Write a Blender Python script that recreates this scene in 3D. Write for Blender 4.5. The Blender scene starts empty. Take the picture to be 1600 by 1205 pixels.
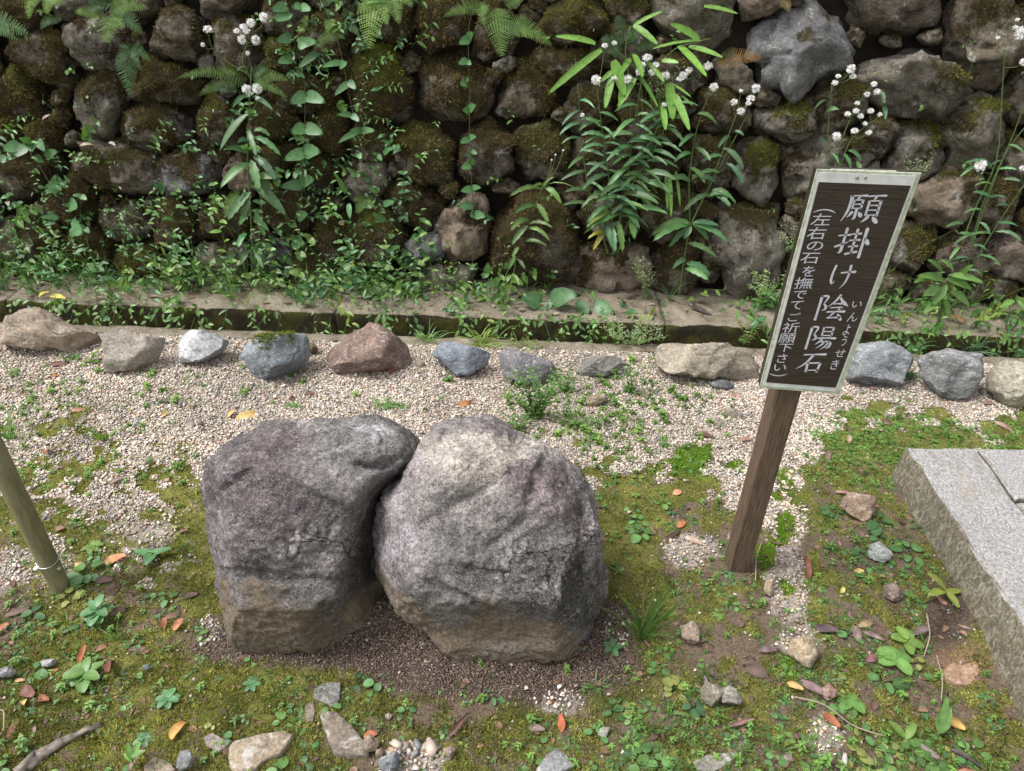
import bpy, math, random
import numpy as np
from mathutils import Vector, Matrix
R = math.radians
random.seed(7); np.random.seed(7)
rng = np.random.default_rng(11)
sc = bpy.context.scene
col = sc.collection

# ------------------------------------------------------------------ camera
TH, RHO, H, F = R(34.7), R(2.0), 1.55, 1150.0
CAM = np.array([0., 0., H])
fw = np.array([0, math.cos(TH), -math.sin(TH)])
r0 = np.array([1., 0, 0]); u0 = np.array([0, math.sin(TH), math.cos(TH)])
cr = math.cos(RHO)*r0 + math.sin(RHO)*u0
cu = math.cos(RHO)*u0 - math.sin(RHO)*r0
cd = bpy.data.cameras.new("camera"); co = bpy.data.objects.new("camera", cd); col.objects.link(co)
m = Matrix(((cr[0], cu[0], -fw[0], 0), (cr[1], cu[1], -fw[1], 0), (cr[2], cu[2], -fw[2], H), (0, 0, 0, 1)))
co.matrix_world = m
cd.sensor_width = 36; cd.lens = F*36/1600; cd.clip_end = 200; cd.clip_start = 0.02
sc.camera = co

# ------------------------------------------------------------------ light
SUN_EL, SUN_AZ = R(60), R(-98)     # azimuth from +Y towards +X: soft light from high on the left
w = bpy.data.worlds.new("World"); sc.world = w; w.use_nodes = True
nt = w.node_tree; nt.nodes.clear()
sky = nt.nodes.new("ShaderNodeTexSky"); sky.sky_type = 'NISHITA'; sky.sun_disc = False
sky.sun_elevation = SUN_EL; sky.sun_rotation = SUN_AZ; sky.air_density = 1.0; sky.dust_density = 4.0; sky.ozone_density = 1.0
hs = nt.nodes.new("ShaderNodeHueSaturation"); hs.inputs['Saturation'].default_value = 0.10
bg = nt.nodes.new("ShaderNodeBackground"); bg.inputs['Strength'].default_value = 0.15
wo = nt.nodes.new("ShaderNodeOutputWorld")
nt.links.new(sky.outputs[0], hs.inputs['Color']); nt.links.new(hs.outputs[0], bg.inputs['Color']); nt.links.new(bg.outputs[0], wo.inputs[0])
sl = bpy.data.lights.new("sun", 'SUN'); sl.energy = 1.7; sl.angle = R(15); sl.color = (1.0, 0.96, 0.90)
so = bpy.data.objects.new("sun", sl); col.objects.link(so)
sd = Vector((math.sin(SUN_AZ)*math.cos(SUN_EL), math.cos(SUN_AZ)*math.cos(SUN_EL), math.sin(SUN_EL)))
so.rotation_euler = sd.to_track_quat('Z', 'Y').to_euler()
vs = sc.view_settings
vs.view_transform = 'Standard'; vs.look = 'None'; vs.gamma = 1; vs.use_curve_mapping = False
vs.exposure = 0.95
sc.render.engine = 'CYCLES'
sc.cycles.max_bounces = 6; sc.cycles.transparent_max_bounces = 6

# ------------------------------------------------------------------ pixel <-> place
def ray(px, py):
    return fw + (px-800)/F*cr - (py-602.5)/F*cu
def P(px, py, z=0.0):
    d = ray(px, py); t = (z-H)/d[2]; return CAM + d*t
def PY(px, py, y):                      # on the vertical plane at distance y
    d = ray(px, py); return CAM + d*(y/d[1])
def PZ(px, py, Z):                      # at depth Z along the view axis
    return CAM + ray(px, py)*Z
def proj(V):
    D = np.asarray(V, float)-CAM
    Z = np.maximum(D@fw, 1e-3)
    return 800+F*(D@cr)/Z, 602.5-F*(D@cu)/Z, Z

# ------------------------------------------------------------------ noise
def _h(ix, iy, iz, seed):
    n = (ix*374761393 + iy*668265263 + iz*2147483647 + seed*974634777) & 0xffffffff
    n = ((n ^ (n >> 13))*1274126177) & 0xffffffff
    n = ((n ^ (n >> 15))*2246822519) & 0xffffffff
    return ((n ^ (n >> 14)) & 0xffffff)/float(0xffffff)*2-1
def vn(p, s=0):
    p = np.asarray(p, float); i = np.floor(p).astype(np.int64); f = p-i
    f = f*f*f*(f*(f*6-15)+10)
    x, y, z = i[:, 0], i[:, 1], i[:, 2]; fx, fy, fz = f[:, 0], f[:, 1], f[:, 2]
    def c(a, b, d): return _h(x+a, y+b, z+d, s)
    l = lambda a, b, t: a+(b-a)*t
    return l(l(l(c(0,0,0), c(1,0,0), fx), l(c(0,1,0), c(1,1,0), fx), fy),
             l(l(c(0,0,1), c(1,0,1), fx), l(c(0,1,1), c(1,1,1), fx), fy), fz)
def fbm(p, o=4, s=0, g=0.5):
    p = np.asarray(p, float); a = 1; r = 0; t = 0
    for k in range(o):
        r = r+a*vn(p*(2.03**k)+k*7.3, s+k); t += a; a *= g
    return r/t
def ridged(p, o=4, s=0):
    p = np.asarray(p, float); a = 1; r = 0; t = 0
    for k in range(o):
        r = r+a*(1-2*np.abs(vn(p*(2.1**k)+k*3.7, s+k))); t += a; a *= 0.5
    return r/t
_tab = np.random.default_rng(5).uniform(-1, 1, (4096, 7))
def facet(p, s=0, k=9.0):
    """broken rock: every cell is a tilted plane, softly joined"""
    p = np.asarray(p, float); i = np.floor(p).astype(np.int64); num = 0; den = 0
    for a in (-1, 0, 1):
        for b in (-1, 0, 1):
            for c in (-1, 0, 1):
                q = i+np.array([a, b, c]); h = ((q[:, 0]*73856093) ^ (q[:, 1]*19349663) ^ (q[:, 2]*83492791) ^ (s*2654435)) & 4095
                t = _tab[h]; d = p-(q+.5+t[:, :3]*.42); w_ = np.exp(-k*(d*d).sum(1)); num = num+w_*((d*t[:, 3:6]).sum(1)*1.1+t[:, 6]*.35); den = den+w_
    return num/(den+1e-12)
def sstep(a, b, x):
    t = np.clip((x-a)/(b-a), 0, 1); return t*t*(3-2*t)
def nrm(v):
    v = np.asarray(v, float); return v/(np.linalg.norm(v)+1e-12)

# ------------------------------------------------------------------ mesh helpers
def mesh(name, V, T, C=None, attrs=None, smooth=True):
    V = np.ascontiguousarray(V, dtype=np.float32); T = np.ascontiguousarray(T, dtype=np.int32)
    me = bpy.data.meshes.new(name)
    me.vertices.add(len(V)); me.vertices.foreach_set('co', V.ravel())
    me.loops.add(T.size); me.loops.foreach_set('vertex_index', T.ravel())
    me.polygons.add(len(T)); me.polygons.foreach_set('loop_start', np.arange(0, T.size, 3, dtype=np.int32))
    me.polygons.foreach_set('use_smooth', np.full(len(T), smooth, dtype=bool))
    me.update(calc_edges=True)
    if C is not None:
        C = np.asarray(C, np.float32)
        if C.shape[1] == 3: C = np.concatenate([C, np.ones((len(C), 1), np.float32)], 1)
        a = me.color_attributes.new('Col', 'FLOAT_COLOR', 'POINT'); a.data.foreach_set('color', np.ascontiguousarray(C).ravel())
    for k, v in (attrs or {}).items():
        a = me.attributes.new(k, 'FLOAT', 'POINT'); a.data.foreach_set('value', np.ascontiguousarray(v, dtype=np.float32))
    return me
def tag(o, label=None, cat=None, group=None, kind=None):
    if label: o['label'] = label
    if cat: o['category'] = cat
    if group: o['group'] = group
    if kind: o['kind'] = kind
    return o
def link(name, me, mat=None, parent=None, loc=None):
    o = bpy.data.objects.new(name, me)
    if mat is not None and me is not None and not me.materials: me.materials.append(mat)
    col.objects.link(o)
    if parent is not None: o.parent = parent
    if loc is not None: o.location = loc
    return o
def thing(name, loc, label, cat, group=None):
    o = bpy.data.objects.new(name, None); col.objects.link(o); o.location = Vector([float(c) for c in loc])
    o.empty_display_size = 0.05
    tag(o, label, cat, group); o['_loc'] = [float(c) for c in loc]
    return o
class MB:
    def __init__(s): s.V = []; s.T = []; s.C = []; s.n = 0
    def add(s, V, T, C):
        V = np.asarray(V, float); T = np.asarray(T, int); C = np.asarray(C, float)
        if C.ndim == 1: C = np.tile(C[:3], (len(V), 1))
        s.V.append(V); s.T.append(T+s.n); s.C.append(C[:, :3]); s.n += len(V)
    def arr(s): return np.concatenate(s.V), np.concatenate(s.T), np.concatenate(s.C)
    def build(s, name, mat, parent=None, origin=None, smooth=True):
        V, T, C = s.arr()
        o0 = np.zeros(3) if origin is None else np.asarray(origin, float)
        if parent is not None: o0 = np.array(parent['_loc'])
        me = mesh(name, V-o0, T, np.maximum(C, 0), smooth=smooth)
        return link(name, me, mat, parent, None if parent is not None else Vector(o0))
def ico(sub):
    import bmesh
    bm = bmesh.new(); bmesh.ops.create_icosphere(bm, subdivisions=sub, radius=1)
    V = np.array([v.co[:] for v in bm.verts]); T = np.array([[v.index for v in f.verts] for f in bm.faces]); bm.free()
    return V, T
def subdiv(V, T):
    e = np.sort(np.concatenate([T[:, [0, 1]], T[:, [1, 2]], T[:, [2, 0]]]), 1)
    u, inv = np.unique(e, axis=0, return_inverse=True); inv = inv.ravel()
    M = V[u].mean(1); M /= np.linalg.norm(M, axis=1)[:, None]
    n = len(T); a, b, c = inv[:n]+len(V), inv[n:2*n]+len(V), inv[2*n:]+len(V)
    T2 = np.concatenate([np.stack([T[:, 0], a, c], 1), np.stack([T[:, 1], b, a], 1), np.stack([T[:, 2], c, b], 1), np.stack([a, b, c], 1)])
    return np.concatenate([V, M]), T2
ICO = {k: ico(k) for k in (1, 2, 3, 4, 5)}
ICO[6] = subdiv(*ICO[5]); ICO[7] = subdiv(*ICO[6])
def tube(mb, pts, rad, c, k=5):
    pts = np.asarray(pts, float); n = len(pts)
    rad = np.full(n, rad) if np.isscalar(rad) else np.asarray(rad, float)
    t = np.gradient(pts, axis=0); t /= np.linalg.norm(t, axis=1)[:, None]+1e-9
    ref = np.array([0.13, -0.9, 0.2]); 
    a = np.cross(t, ref); a /= np.linalg.norm(a, axis=1)[:, None]+1e-9; b = np.cross(t, a)
    ang = np.arange(k)/k*2*np.pi
    V = (pts[:, None]+rad[:, None, None]*(a[:, None]*np.cos(ang)[None, :, None]+b[:, None]*np.sin(ang)[None, :, None])).reshape(-1, 3)
    T = []
    for i in range(n-1):
        for j in range(k):
            p, q = i*k+j, i*k+(j+1) % k; T += [[p, q, q+k], [p, q+k, p+k]]
    V = np.concatenate([V, pts[-1:]]); e = n*k
    for j in range(k): T.append([(n-1)*k+j, (n-1)*k+(j+1) % k, e])
    mb.add(V, T, c)
def smoothline(pts, n=12):
    pts = np.asarray(pts, float)
    if len(pts) < 3: 
        t = np.linspace(0, 1, n)[:, None]; return pts[0]*(1-t)+pts[-1]*t
    d = np.r_[0, np.cumsum(np.linalg.norm(np.diff(pts, axis=0), axis=1))]; d /= d[-1]
    t = np.linspace(0, 1, n); lin = np.stack([np.interp(t, d, pts[:, k]) for k in range(3)], 1)
    for _ in range(2): lin[1:-1] = (lin[:-2]+2*lin[1:-1]+lin[2:])/4
    return lin
PROF = {'lance': ([0, .12, .35, .6, .82, 1], [.12, .62, 1, .82, .42, 0.0]),
        'blade': ([0, .15, .4, .7, .9, 1], [.55, .9, 1, .8, .4, 0.0]),
        'heart': ([0, .06, .2, .45, .72, 1], [.35, .86, 1, .86, .48, 0.0]),
        'ovate': ([0, .1, .3, .55, .8, 1], [.15, .62, 1, .95, .58, 0.0]),
        'round': ([0, .12, .35, .65, .88, 1], [.25, .75, 1, .97, .62, 0.05]),
        'saw': ([0, .2, .22, .42, .44, .64, .66, .84, .86, 1], [.1, .8, .58, 1, .74, .86, .6, .55, .36, 0.0])}
def leaf(mb, p, d, n, L, W, c, shape='lance', droop=0.3, fold=0.18, rnd=0.1, twist=0.0):
    ts, ws = PROF[shape]; ts = np.array(ts); ws = np.array(ws)
    d = nrm(d); k = len(ts)
    dt = d[None]+np.array([0, 0, -1.0])[None]*(droop*ts)[:, None]
    dt /= np.linalg.norm(dt, axis=1)[:, None]
    seg = np.diff(ts, prepend=0)*L
    cpts = np.asarray(p, float)+np.cumsum(dt*seg[:, None], 0)
    side = np.cross(dt, np.asarray(n, float)[None]); side /= np.linalg.norm(side, axis=1)[:, None]+1e-9
    up = np.cross(side, dt)
    if twist:
        a = twist*ts; side = side*np.cos(a)[:, None]+up*np.sin(a)[:, None]; up = np.cross(side, dt)
    hw = (ws*W/2)[:, None]
    lft = cpts-side*hw+up*hw*fold*1.6; rgt = cpts+side*hw+up*hw*fold*1.6
    if shape == 'heart':
        lft[0] -= dt[0]*L*.10; rgt[0] -= dt[0]*L*.10
    V = np.concatenate([lft, cpts, rgt])
    T = []
    for i in range(k-1):
        T += [[i, i+1, k+i+1], [i, k+i+1, k+i], [k+i, k+i+1, 2*k+i+1], [k+i, 2*k+i+1, 2*k+i]]
    c = np.asarray(c, float); s = 1+rnd*random.uniform(-1, 1)
    C = np.concatenate([np.tile(c*s, (k, 1)), np.tile(c*s*1.18+.004, (k, 1)), np.tile(c*s*.94, (k, 1))])
    mb.add(V, T, C)
def gblade(mb, p, d, L, W, c, droop=1.0, ns=5):
    t = np.linspace(0, 1, ns+1); d = nrm(d)
    dt = d[None]+np.array([0, 0, -1.])[None]*(droop*t**1.5)[:, None]; dt /= np.linalg.norm(dt, axis=1)[:, None]
    cp = np.asarray(p)+np.cumsum(np.r_[np.zeros((1, 3)), dt[:-1]*L/ns], 0)
    side = nrm(np.cross(d, [random.uniform(-.3, .3), -.7, .8]))
    hw = (W/2*(1-t**2.2)*np.minimum(1, .55+t*2))[:, None]
    V = np.concatenate([cp-side*hw, cp+side*hw]); k = ns+1
    T = []
    for i in range(ns): T += [[i, i+1, k+i+1], [i, k+i+1, k+i]]
    cc = np.asarray(c, float)*(1+.15*random.uniform(-1, 1)); C = np.concatenate([cc*(0.7+.45*t)[:, None]]*2)
    mb.add(V, T, C)
def frond(mb, a, b, width, c, out=np.array([0, -1., .25]), bow=0.12, n=17):
    """a fern frond from a to b"""
    a = np.asarray(a, float); b = np.asarray(b, float); L = np.linalg.norm(b-a); ax = (b-a)/L
    s = np.linspace(0, 1, n+1); arc = a+(b-a)*s[:, None]+np.outer(np.sin(s*np.pi)*bow*L, nrm(out))+np.outer(np.sin(s*np.pi)*.09*L, [0, 0, 1])
    c = np.asarray(c, float)
    tube(mb, arc, np.linspace(.0014, .0004, n+1), c*.8+.01, 4)
    tg = np.gradient(arc, axis=0); tg /= np.linalg.norm(tg, axis=1)[:, None]
    for i in range(1, n+1):
        t = s[i]; pl = width/2*min(1, .35+2.2*t)*(1-t)**.62*1.2
        if pl < .002: pl = .002
        for sg in (-1, 1):
            sd_ = nrm(np.cross(tg[i], out))*sg
            pd = nrm(sd_*1.0+tg[i]*.38+np.array([0, 0, -.12])+rng.normal(0, .05, 3))
            wv = nrm(np.cross(pd, nrm(out)+rng.normal(0, .12, 3)))*min(L/n*.62, pl*.35)
            k = 5; V = [arc[i]]; T = []
            for q in range(k):
                u = q/k; un = (q+1)/k; e = 1-u*.78
                base = arc[i]+pd*pl*u; tip = arc[i]+pd*pl*min(1, un*1.02)
                b0 = len(V)
                V += [base, base+pd*pl*.17+wv*e, base+pd*pl*.17-wv*e, tip]
                T += [[b0, b0+1, b0+3], [b0, b0+3, b0+2]]
            mb.add(V, T, c*(1+.15*random.uniform(-1, 1))*(.85+.3*t))
def box(mb, lo, hi, c):
    x0, y0, z0 = lo; x1, y1, z1 = hi
    V = [(x0,y0,z0),(x1,y0,z0),(x1,y1,z0),(x0,y1,z0),(x0,y0,z1),(x1,y0,z1),(x1,y1,z1),(x0,y1,z1)]
    T = [(0,2,1),(0,3,2),(4,5,6),(4,6,7),(0,1,5),(0,5,4),(1,2,6),(1,6,5),(2,3,7),(2,7,6),(3,0,4),(3,4,7)]
    mb.add(V, T, c)

# ------------------------------------------------------------------ materials
class NT:
    def __init__(s, name):
        s.m = bpy.data.materials.new(name); s.m.use_nodes = True; s.t = s.m.node_tree; s.t.nodes.clear()
        s.out = s.n('OutputMaterial')
    def n(s, typ, **kw):
        nd = s.t.nodes.new('ShaderNode'+typ)
        for k, v in kw.items(): setattr(nd, k, v)
        return nd
    def set(s, inp, v):
        if hasattr(v, 'is_output') or isinstance(v, bpy.types.NodeSocket): s.t.links.new(v, inp)
        elif v is not None:
            if isinstance(v, (tuple, list)) and len(v) == 3 and inp.type == 'RGBA': v = (*v, 1)
            inp.default_value = v
    def noise(s, vec, scale, detail=6, rough=.6, dist=0.0):
        nd = s.n('TexNoise'); s.set(nd.inputs['Vector'], vec); nd.inputs['Scale'].default_value = scale
        nd.inputs['Detail'].default_value = detail; nd.inputs['Roughness'].default_value = rough; nd.inputs['Distortion'].default_value = dist
        return nd.outputs['Fac']
    def voro(s, vec, scale, feat='F1', out='Distance'):
        nd = s.n('TexVoronoi', feature=feat); s.set(nd.inputs['Vector'], vec); nd.inputs['Scale'].default_value = scale
        return nd.outputs[out]
    def mr(s, v, a, b, c=0.0, d=1.0):
        nd = s.n('MapRange'); s.set(nd.inputs['Value'], v)
        for i, x in zip(('From Min', 'From Max', 'To Min', 'To Max'), (a, b, c, d)): nd.inputs[i].default_value = x
        return nd.outputs[0]
    def math(s, op, a, b=None):
        nd = s.n('Math', operation=op); s.set(nd.inputs[0], a)
        if b is not None: s.set(nd.inputs[1], b)
        return nd.outputs[0]
    def mix(s, f, a, b, mode='MIX'):
        nd = s.n('Mix', data_type='RGBA', blend_type=mode); s.set(nd.inputs[0], f); s.set(nd.inputs[6], a); s.set(nd.inputs[7], b)
        return nd.outputs[2]
    def vscale(s, vec, v):
        nd = s.n('VectorMath', operation='MULTIPLY'); s.set(nd.inputs[0], vec); nd.inputs[1].default_value = v; return nd.outputs[0]
    def attr(s, name, out='Color'):
        nd = s.n('Attribute'); nd.attribute_name = name; return nd.outputs[out]
    def geo(s, o='Position'): return s.n('NewGeometry').outputs[o]
    def bump(s, h, strength=.5, dist=.01, prev=None):
        nd = s.n('Bump'); s.set(nd.inputs['Height'], h); nd.inputs['Strength'].default_value = strength; nd.inputs['Distance'].default_value = dist
        if prev is not None: s.set(nd.inputs['Normal'], prev)
        return nd.outputs[0]
    def bsdf(s, color, rough=.8, normal=None, spec=.3, metal=0.0):
        b = s.n('BsdfPrincipled'); s.set(b.inputs['Base Color'], color); s.set(b.inputs['Roughness'], rough)
        b.inputs['Specular IOR Level'].default_value = spec; b.inputs['Metallic'].default_value = metal
        if normal is not None: s.set(b.inputs['Normal'], normal)
        return b.outputs[0]
    def done(s, sh): s.t.links.new(sh, s.out.inputs[0]); return s.m

def mat_leaf(name, trans=.35, rough=.45, spec=.4):
    n = NT(name); c = n.attr('Col'); pos = n.geo()
    v = n.mr(n.noise(pos, 60, 3), .3, .7, .78, 1.2)
    c2 = n.mix(1.0, c, n.n('CombineColor').outputs[0], 'MIX') if False else n.mix(1.0, c, v, 'MULTIPLY')
    b = n.bsdf(c2, rough, n.bump(n.noise(pos, 300, 2), .25, .002), spec)
    t = n.n('BsdfTranslucent'); n.set(t.inputs[0], n.mix(1.0, c2, (1.25, 1.35, .6, 1), 'MULTIPLY'))
    mx = n.n('MixShader'); mx.inputs[0].default_value = trans
    n.t.links.new(b, mx.inputs[1]); n.t.links.new(t.outputs[0], mx.inputs[2])
    return n.done(mx.outputs[0])
M_leaf = mat_leaf('leaf_green', .35, .4, .5)
M_dry = mat_leaf('leaf_dry', .18, .6, .3)
M_moss = mat_leaf('moss_fuzz', .25, .85, .1)

def mat_boulder():
    n = NT('boulder_rock'); pos = n.n('TexCoord').outputs['Object']; c = n.mix(1.0, n.attr('Col'), (.72, .695, .69, 1), 'MULTIPLY')
    fib = n.noise(n.vscale(pos, (1.0, 1.0, 2.0)), 55, 9, .8, .9)
    fine = n.noise(pos, 160, 8, .75)
    mid = n.noise(pos, 11, 8, .65, .5)
    c1 = n.mix(1.0, c, n.mr(mid, .34, .66, .5, 1.5), 'MULTIPLY')
    c1 = n.mix(1.0, c1, n.mr(fine, .38, .62, .35, 1.75), 'MULTIPLY')
    c1 = n.mix(n.mr(fib, .53, .64, 0, .55), c1, (.42, .38, .385, 1))       # pale fibres
    c1 = n.mix(n.mr(fib, .47, .38, 0, .8), c1, (.028, .024, .023, 1))     # dark grains
    sp = n.noise(pos, 300, 3, .85); c1 = n.mix(n.mr(sp, .56, .61, 0, .5), c1, (.48, .45, .45, 1)); sp2 = n.noise(pos, 240, 4, .85, .5); c1 = n.mix(n.mr(sp2, .43, .37, 0, .85), c1, (.022, .019, .019, 1))
    wsp = n.math('MULTIPLY', n.mr(n.noise(pos, 7, 5, .7, 1.0), .53, .66), n.mr(n.noise(pos, 90, 6, .8), .46, .6))
    dirt = n.attr('dirt', 'Fac')
    wsp = n.math('MULTIPLY', wsp, n.mr(dirt, 0, 1, .75, 0))
    c1 = n.mix(wsp, c1, (.62, .58, .60, 1))                                # lichen bloom
    br = n.mix(1.0, (.165, .128, .090, 1), n.mr(fine, .35, .65, .4, 1.6), 'MULTIPLY')
    c1 = n.mix(n.mr(dirt, 0, 1, 0, .93), c1, br)
    h = n.math('ADD', n.math('MULTIPLY', fib, .6), n.math('MULTIPLY', fine, .45))
    nm = n.bump(n.noise(pos, 26, 10, .72, .6), .75, .014)
    nm = n.bump(h, .85, .007, nm)
    wv_ = n.n('TexNoise'); n.set(wv_.inputs['Vector'], pos); wv_.inputs['Scale'].default_value = 9; wv_.inputs['Detail'].default_value = 6
    ad = n.n('VectorMath', operation='MULTIPLY_ADD'); n.set(ad.inputs[0], wv_.outputs['Color']); ad.inputs[1].default_value = (.22, .22, .22); n.set(ad.inputs[2], pos)
    cr_ = n.n('TexVoronoi', feature='DISTANCE_TO_EDGE'); n.set(cr_.inputs['Vector'], ad.outputs[0]); cr_.inputs['Scale'].default_value = 6
    crk = n.math('MULTIPLY', n.mr(cr_.outputs['Distance'], 0, .014, 1, 0), n.mr(n.noise(pos, 5, 3), .54, .60))
    c1 = n.mix(n.math('MULTIPLY', crk, .85), c1, (.02, .016, .014, 1)); nm = n.bump(n.math('MULTIPLY', crk, -1.0), 1.0, .01, nm)
    return n.done(n.bsdf(c1, n.mr(fine, .3, .7, .62, .9), nm, .35))
M_boulder = mat_boulder()

def mat_stone(name, wall=False):
    n = NT(name); tc = n.n('TexCoord').outputs['Object']; oi = n.n('ObjectInfo')
    off = n.n('VectorMath', operation='ADD'); n.set(off.inputs[0], tc)
    rv = n.n('CombineXYZ'); n.set(rv.inputs[0], n.math('MULTIPLY', oi.outputs['Random'], 37.)); n.set(rv.inputs[1], n.math('MULTIPLY', oi.outputs['Random'], 91.)); n.set(off.inputs[1], rv.outputs[0])
    pos = off.outputs[0]; c = oi.outputs['Color']
    big = n.noise(pos, 9, 7, .65, .6); fine = n.noise(pos, 70 if wall else 110, 9, .75); vein = n.noise(n.vscale(pos, (1, 1, 3)), 22, 7, .65, 2.2)
    c1 = n.mix(1.0, c, n.mr(big, .3, .7, .55, 1.45), 'MULTIPLY')
    c1 = n.mix(1.0, c1, n.mr(fine, .33, .67, .5, 1.5), 'MULTIPLY')
    c1 = n.mix(n.mr(vein, .55, .66, 0, .6), c1, (.55, .53, .51, 1) if not wall else (.26, .24, .22, 1))
    c1 = n.mix(n.mr(vein, .44, .32, 0, .5), c1, (.05, .042, .036, 1))
    nm = n.bump(n.noise(pos, 14, 10, .72, .6), .9, .03 if wall else .012)
    if wall:
        lich = n.math('MULTIPLY', n.mr(n.noise(pos, 16, 4, .6, 1.), .6, .66), n.mr(n.noise(pos, 100, 5, .7), .42, .55))
        c1 = n.mix(n.math('MULTIPLY', lich, .8), c1, (.42, .43, .41, 1))
        c1 = n.mix(n.mr(n.noise(pos, 230, 3, .8), .57, .64, 0, .5), c1, (.34, .31, .26, 1)); c1 = n.mix(n.mr(n.noise(pos, 190, 3, .8), .43, .36, 0, .7), c1, (.025, .02, .015, 1))
        ms = n.math('ADD', n.attr('moss', 'Fac'), n.mr(n.noise(pos, 45, 6, .75), .3, .7, -.35, .35))
        hue = n.mr(n.noise(pos, 5, 4, .6), .42, .62)
        hue = n.math('MAXIMUM', n.math('MULTIPLY', hue, .35), n.attr('green', 'Fac'))
        mc = n.mix(hue, (.062, .042, .024, 1), (.10, .105, .016, 1))
        mc = n.mix(1.0, mc, n.mr(n.noise(pos, 160, 4, .8), .3, .7, .35, 1.7), 'MULTIPLY')
        mf = n.mr(ms, .38, .56)
        c1 = n.mix(mf, c1, mc)
        hm = n.math('MULTIPLY', n.noise(pos, 130, 6, .8), n.mr(ms, .3, .6, .35, 1.3))
        nm = n.bump(hm, 1.0, .02, nm)
    else:
        nm = n.bump(fine, .7, .006, nm)
    return n.done(n.bsdf(c1, .88, nm, .2))
M_wstone = mat_stone('wall_stone', True)
M_stone = mat_stone('loose_stone')

def mat_ground():
    n = NT('garden_ground'); pos = n.geo(); c = n.attr('Col')
    f1 = n.noise(pos, 28, 8, .7); f2 = n.noise(pos, 170, 7, .78); f3 = n.noise(pos, 480, 4, .7)
    moss = n.attr('moss', 'Fac')
    soil = n.mix(n.mr(f2, .35, .65), (.06, .043, .032, 1), (.25, .19, .14, 1))
    soil = n.mix(n.mr(f1, .5, .65, 0, .5), soil, (.20, .15, .10, 1))
    yg = n.mix(n.mr(n.noise(pos, 6, 5, .65), .4, .62), (.10, .11, .024, 1), (.22, .215, .06, 1))
    mossc = n.mix(1.0, yg, n.mr(f2, .32, .68, .3, 1.7), 'MULTIPLY'); mossc = n.mix(n.mr(n.noise(pos, 13, 6, .7), .45, .32, 0, .75), mossc, (.05, .042, .022, 1))
    mossc = n.mix(n.mr(f3, .56, .72, 0, .5), mossc, (.24, .22, .09, 1)); mossc = n.mix(n.attr('viv', 'Fac'), mossc, n.mix(n.mr(f2, .35, .65), (.03, .06, .005, 1), (.12, .22, .02, 1)))
    ms = n.mr(n.math('ADD', moss, n.mr(f1, .3, .7, -.4, .4)), .35, .62)
    cc = n.mix(ms, soil, mossc)
    gr = n.attr('gravel', 'Fac')
    peb = n.mix(n.mr(n.voro(pos, 130, out='Color'), 0, 1), (.20, .165, .14, 1), (.48, .42, .37, 1))
    cc = n.mix(n.mr(n.math('ADD', gr, n.mr(f1, .3, .7, -.3, .3)), .4, .6), cc, peb)
    cc = n.mix(n.attr('clay', 'Fac'), cc, n.mix(n.mr(f2, .3, .7), (.22, .13, .08, 1), (.36, .24, .15, 1)))
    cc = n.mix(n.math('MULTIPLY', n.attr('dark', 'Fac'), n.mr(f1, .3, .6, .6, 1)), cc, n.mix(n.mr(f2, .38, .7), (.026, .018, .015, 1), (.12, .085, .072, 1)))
    nm = n.bump(f1, .6, .012); nm = n.bump(f2, .9, .008, nm); nm = n.bump(f3, .6, .003, nm)
    return n.done(n.bsdf(cc, .93, nm, .12))
M_ground = mat_ground()

def mat_vcol(name, rough=.6, spec=.4, bs=200, bd=.001, var=(.75, 1.2)):
    n = NT(name); c = n.attr('Col'); pos = n.geo(); f = n.noise(pos, bs, 4, .7)
    return n.done(n.bsdf(n.mix(1.0, c, n.mr(f, .3, .7, *var), 'MULTIPLY'), rough, n.bump(f, .5, bd), spec))
M_peb = mat_vcol('pebble', .6, .4, 350)
M_seed = mat_vcol('seed_down', .8, .1, 200)
M_stem = mat_vcol('stem', .6, .3, 150)
M_litter = mat_vcol('litter', .8, .15, 150)

def mat_concrete():
    n = NT('old_concrete'); pos = n.geo(); f = n.noise(pos, 12, 9, .7); g = n.noise(pos, 140, 6, .8)
    up = n.n('SeparateXYZ'); n.set(up.inputs[0], n.geo('Normal'))
    c = n.mix(n.mr(f, .35, .65), (.16, .135, .10, 1), (.33, .29, .225, 1))
    c = n.mix(1.0, c, n.mr(g, .3, .7, .45, 1.5), 'MULTIPLY')
    ms = n.mix(1.0, n.mix(n.mr(n.noise(pos, 9, 3), .45, .6), (.045, .038, .022, 1), (.085, .085, .022, 1)), n.mr(g, .3, .7, .3, 1.7), 'MULTIPLY')
    side = n.mr(n.math('ADD', up.outputs[2], n.mr(f, .3, .7, -.5, .35)), .75, .35)
    c = n.mix(side, c, ms)
    nm = n.bump(g, .9, .008, n.bump(f, .7, .02))
    return n.done(n.bsdf(c, .92, nm, .15))
M_conc = mat_concrete()
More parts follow.
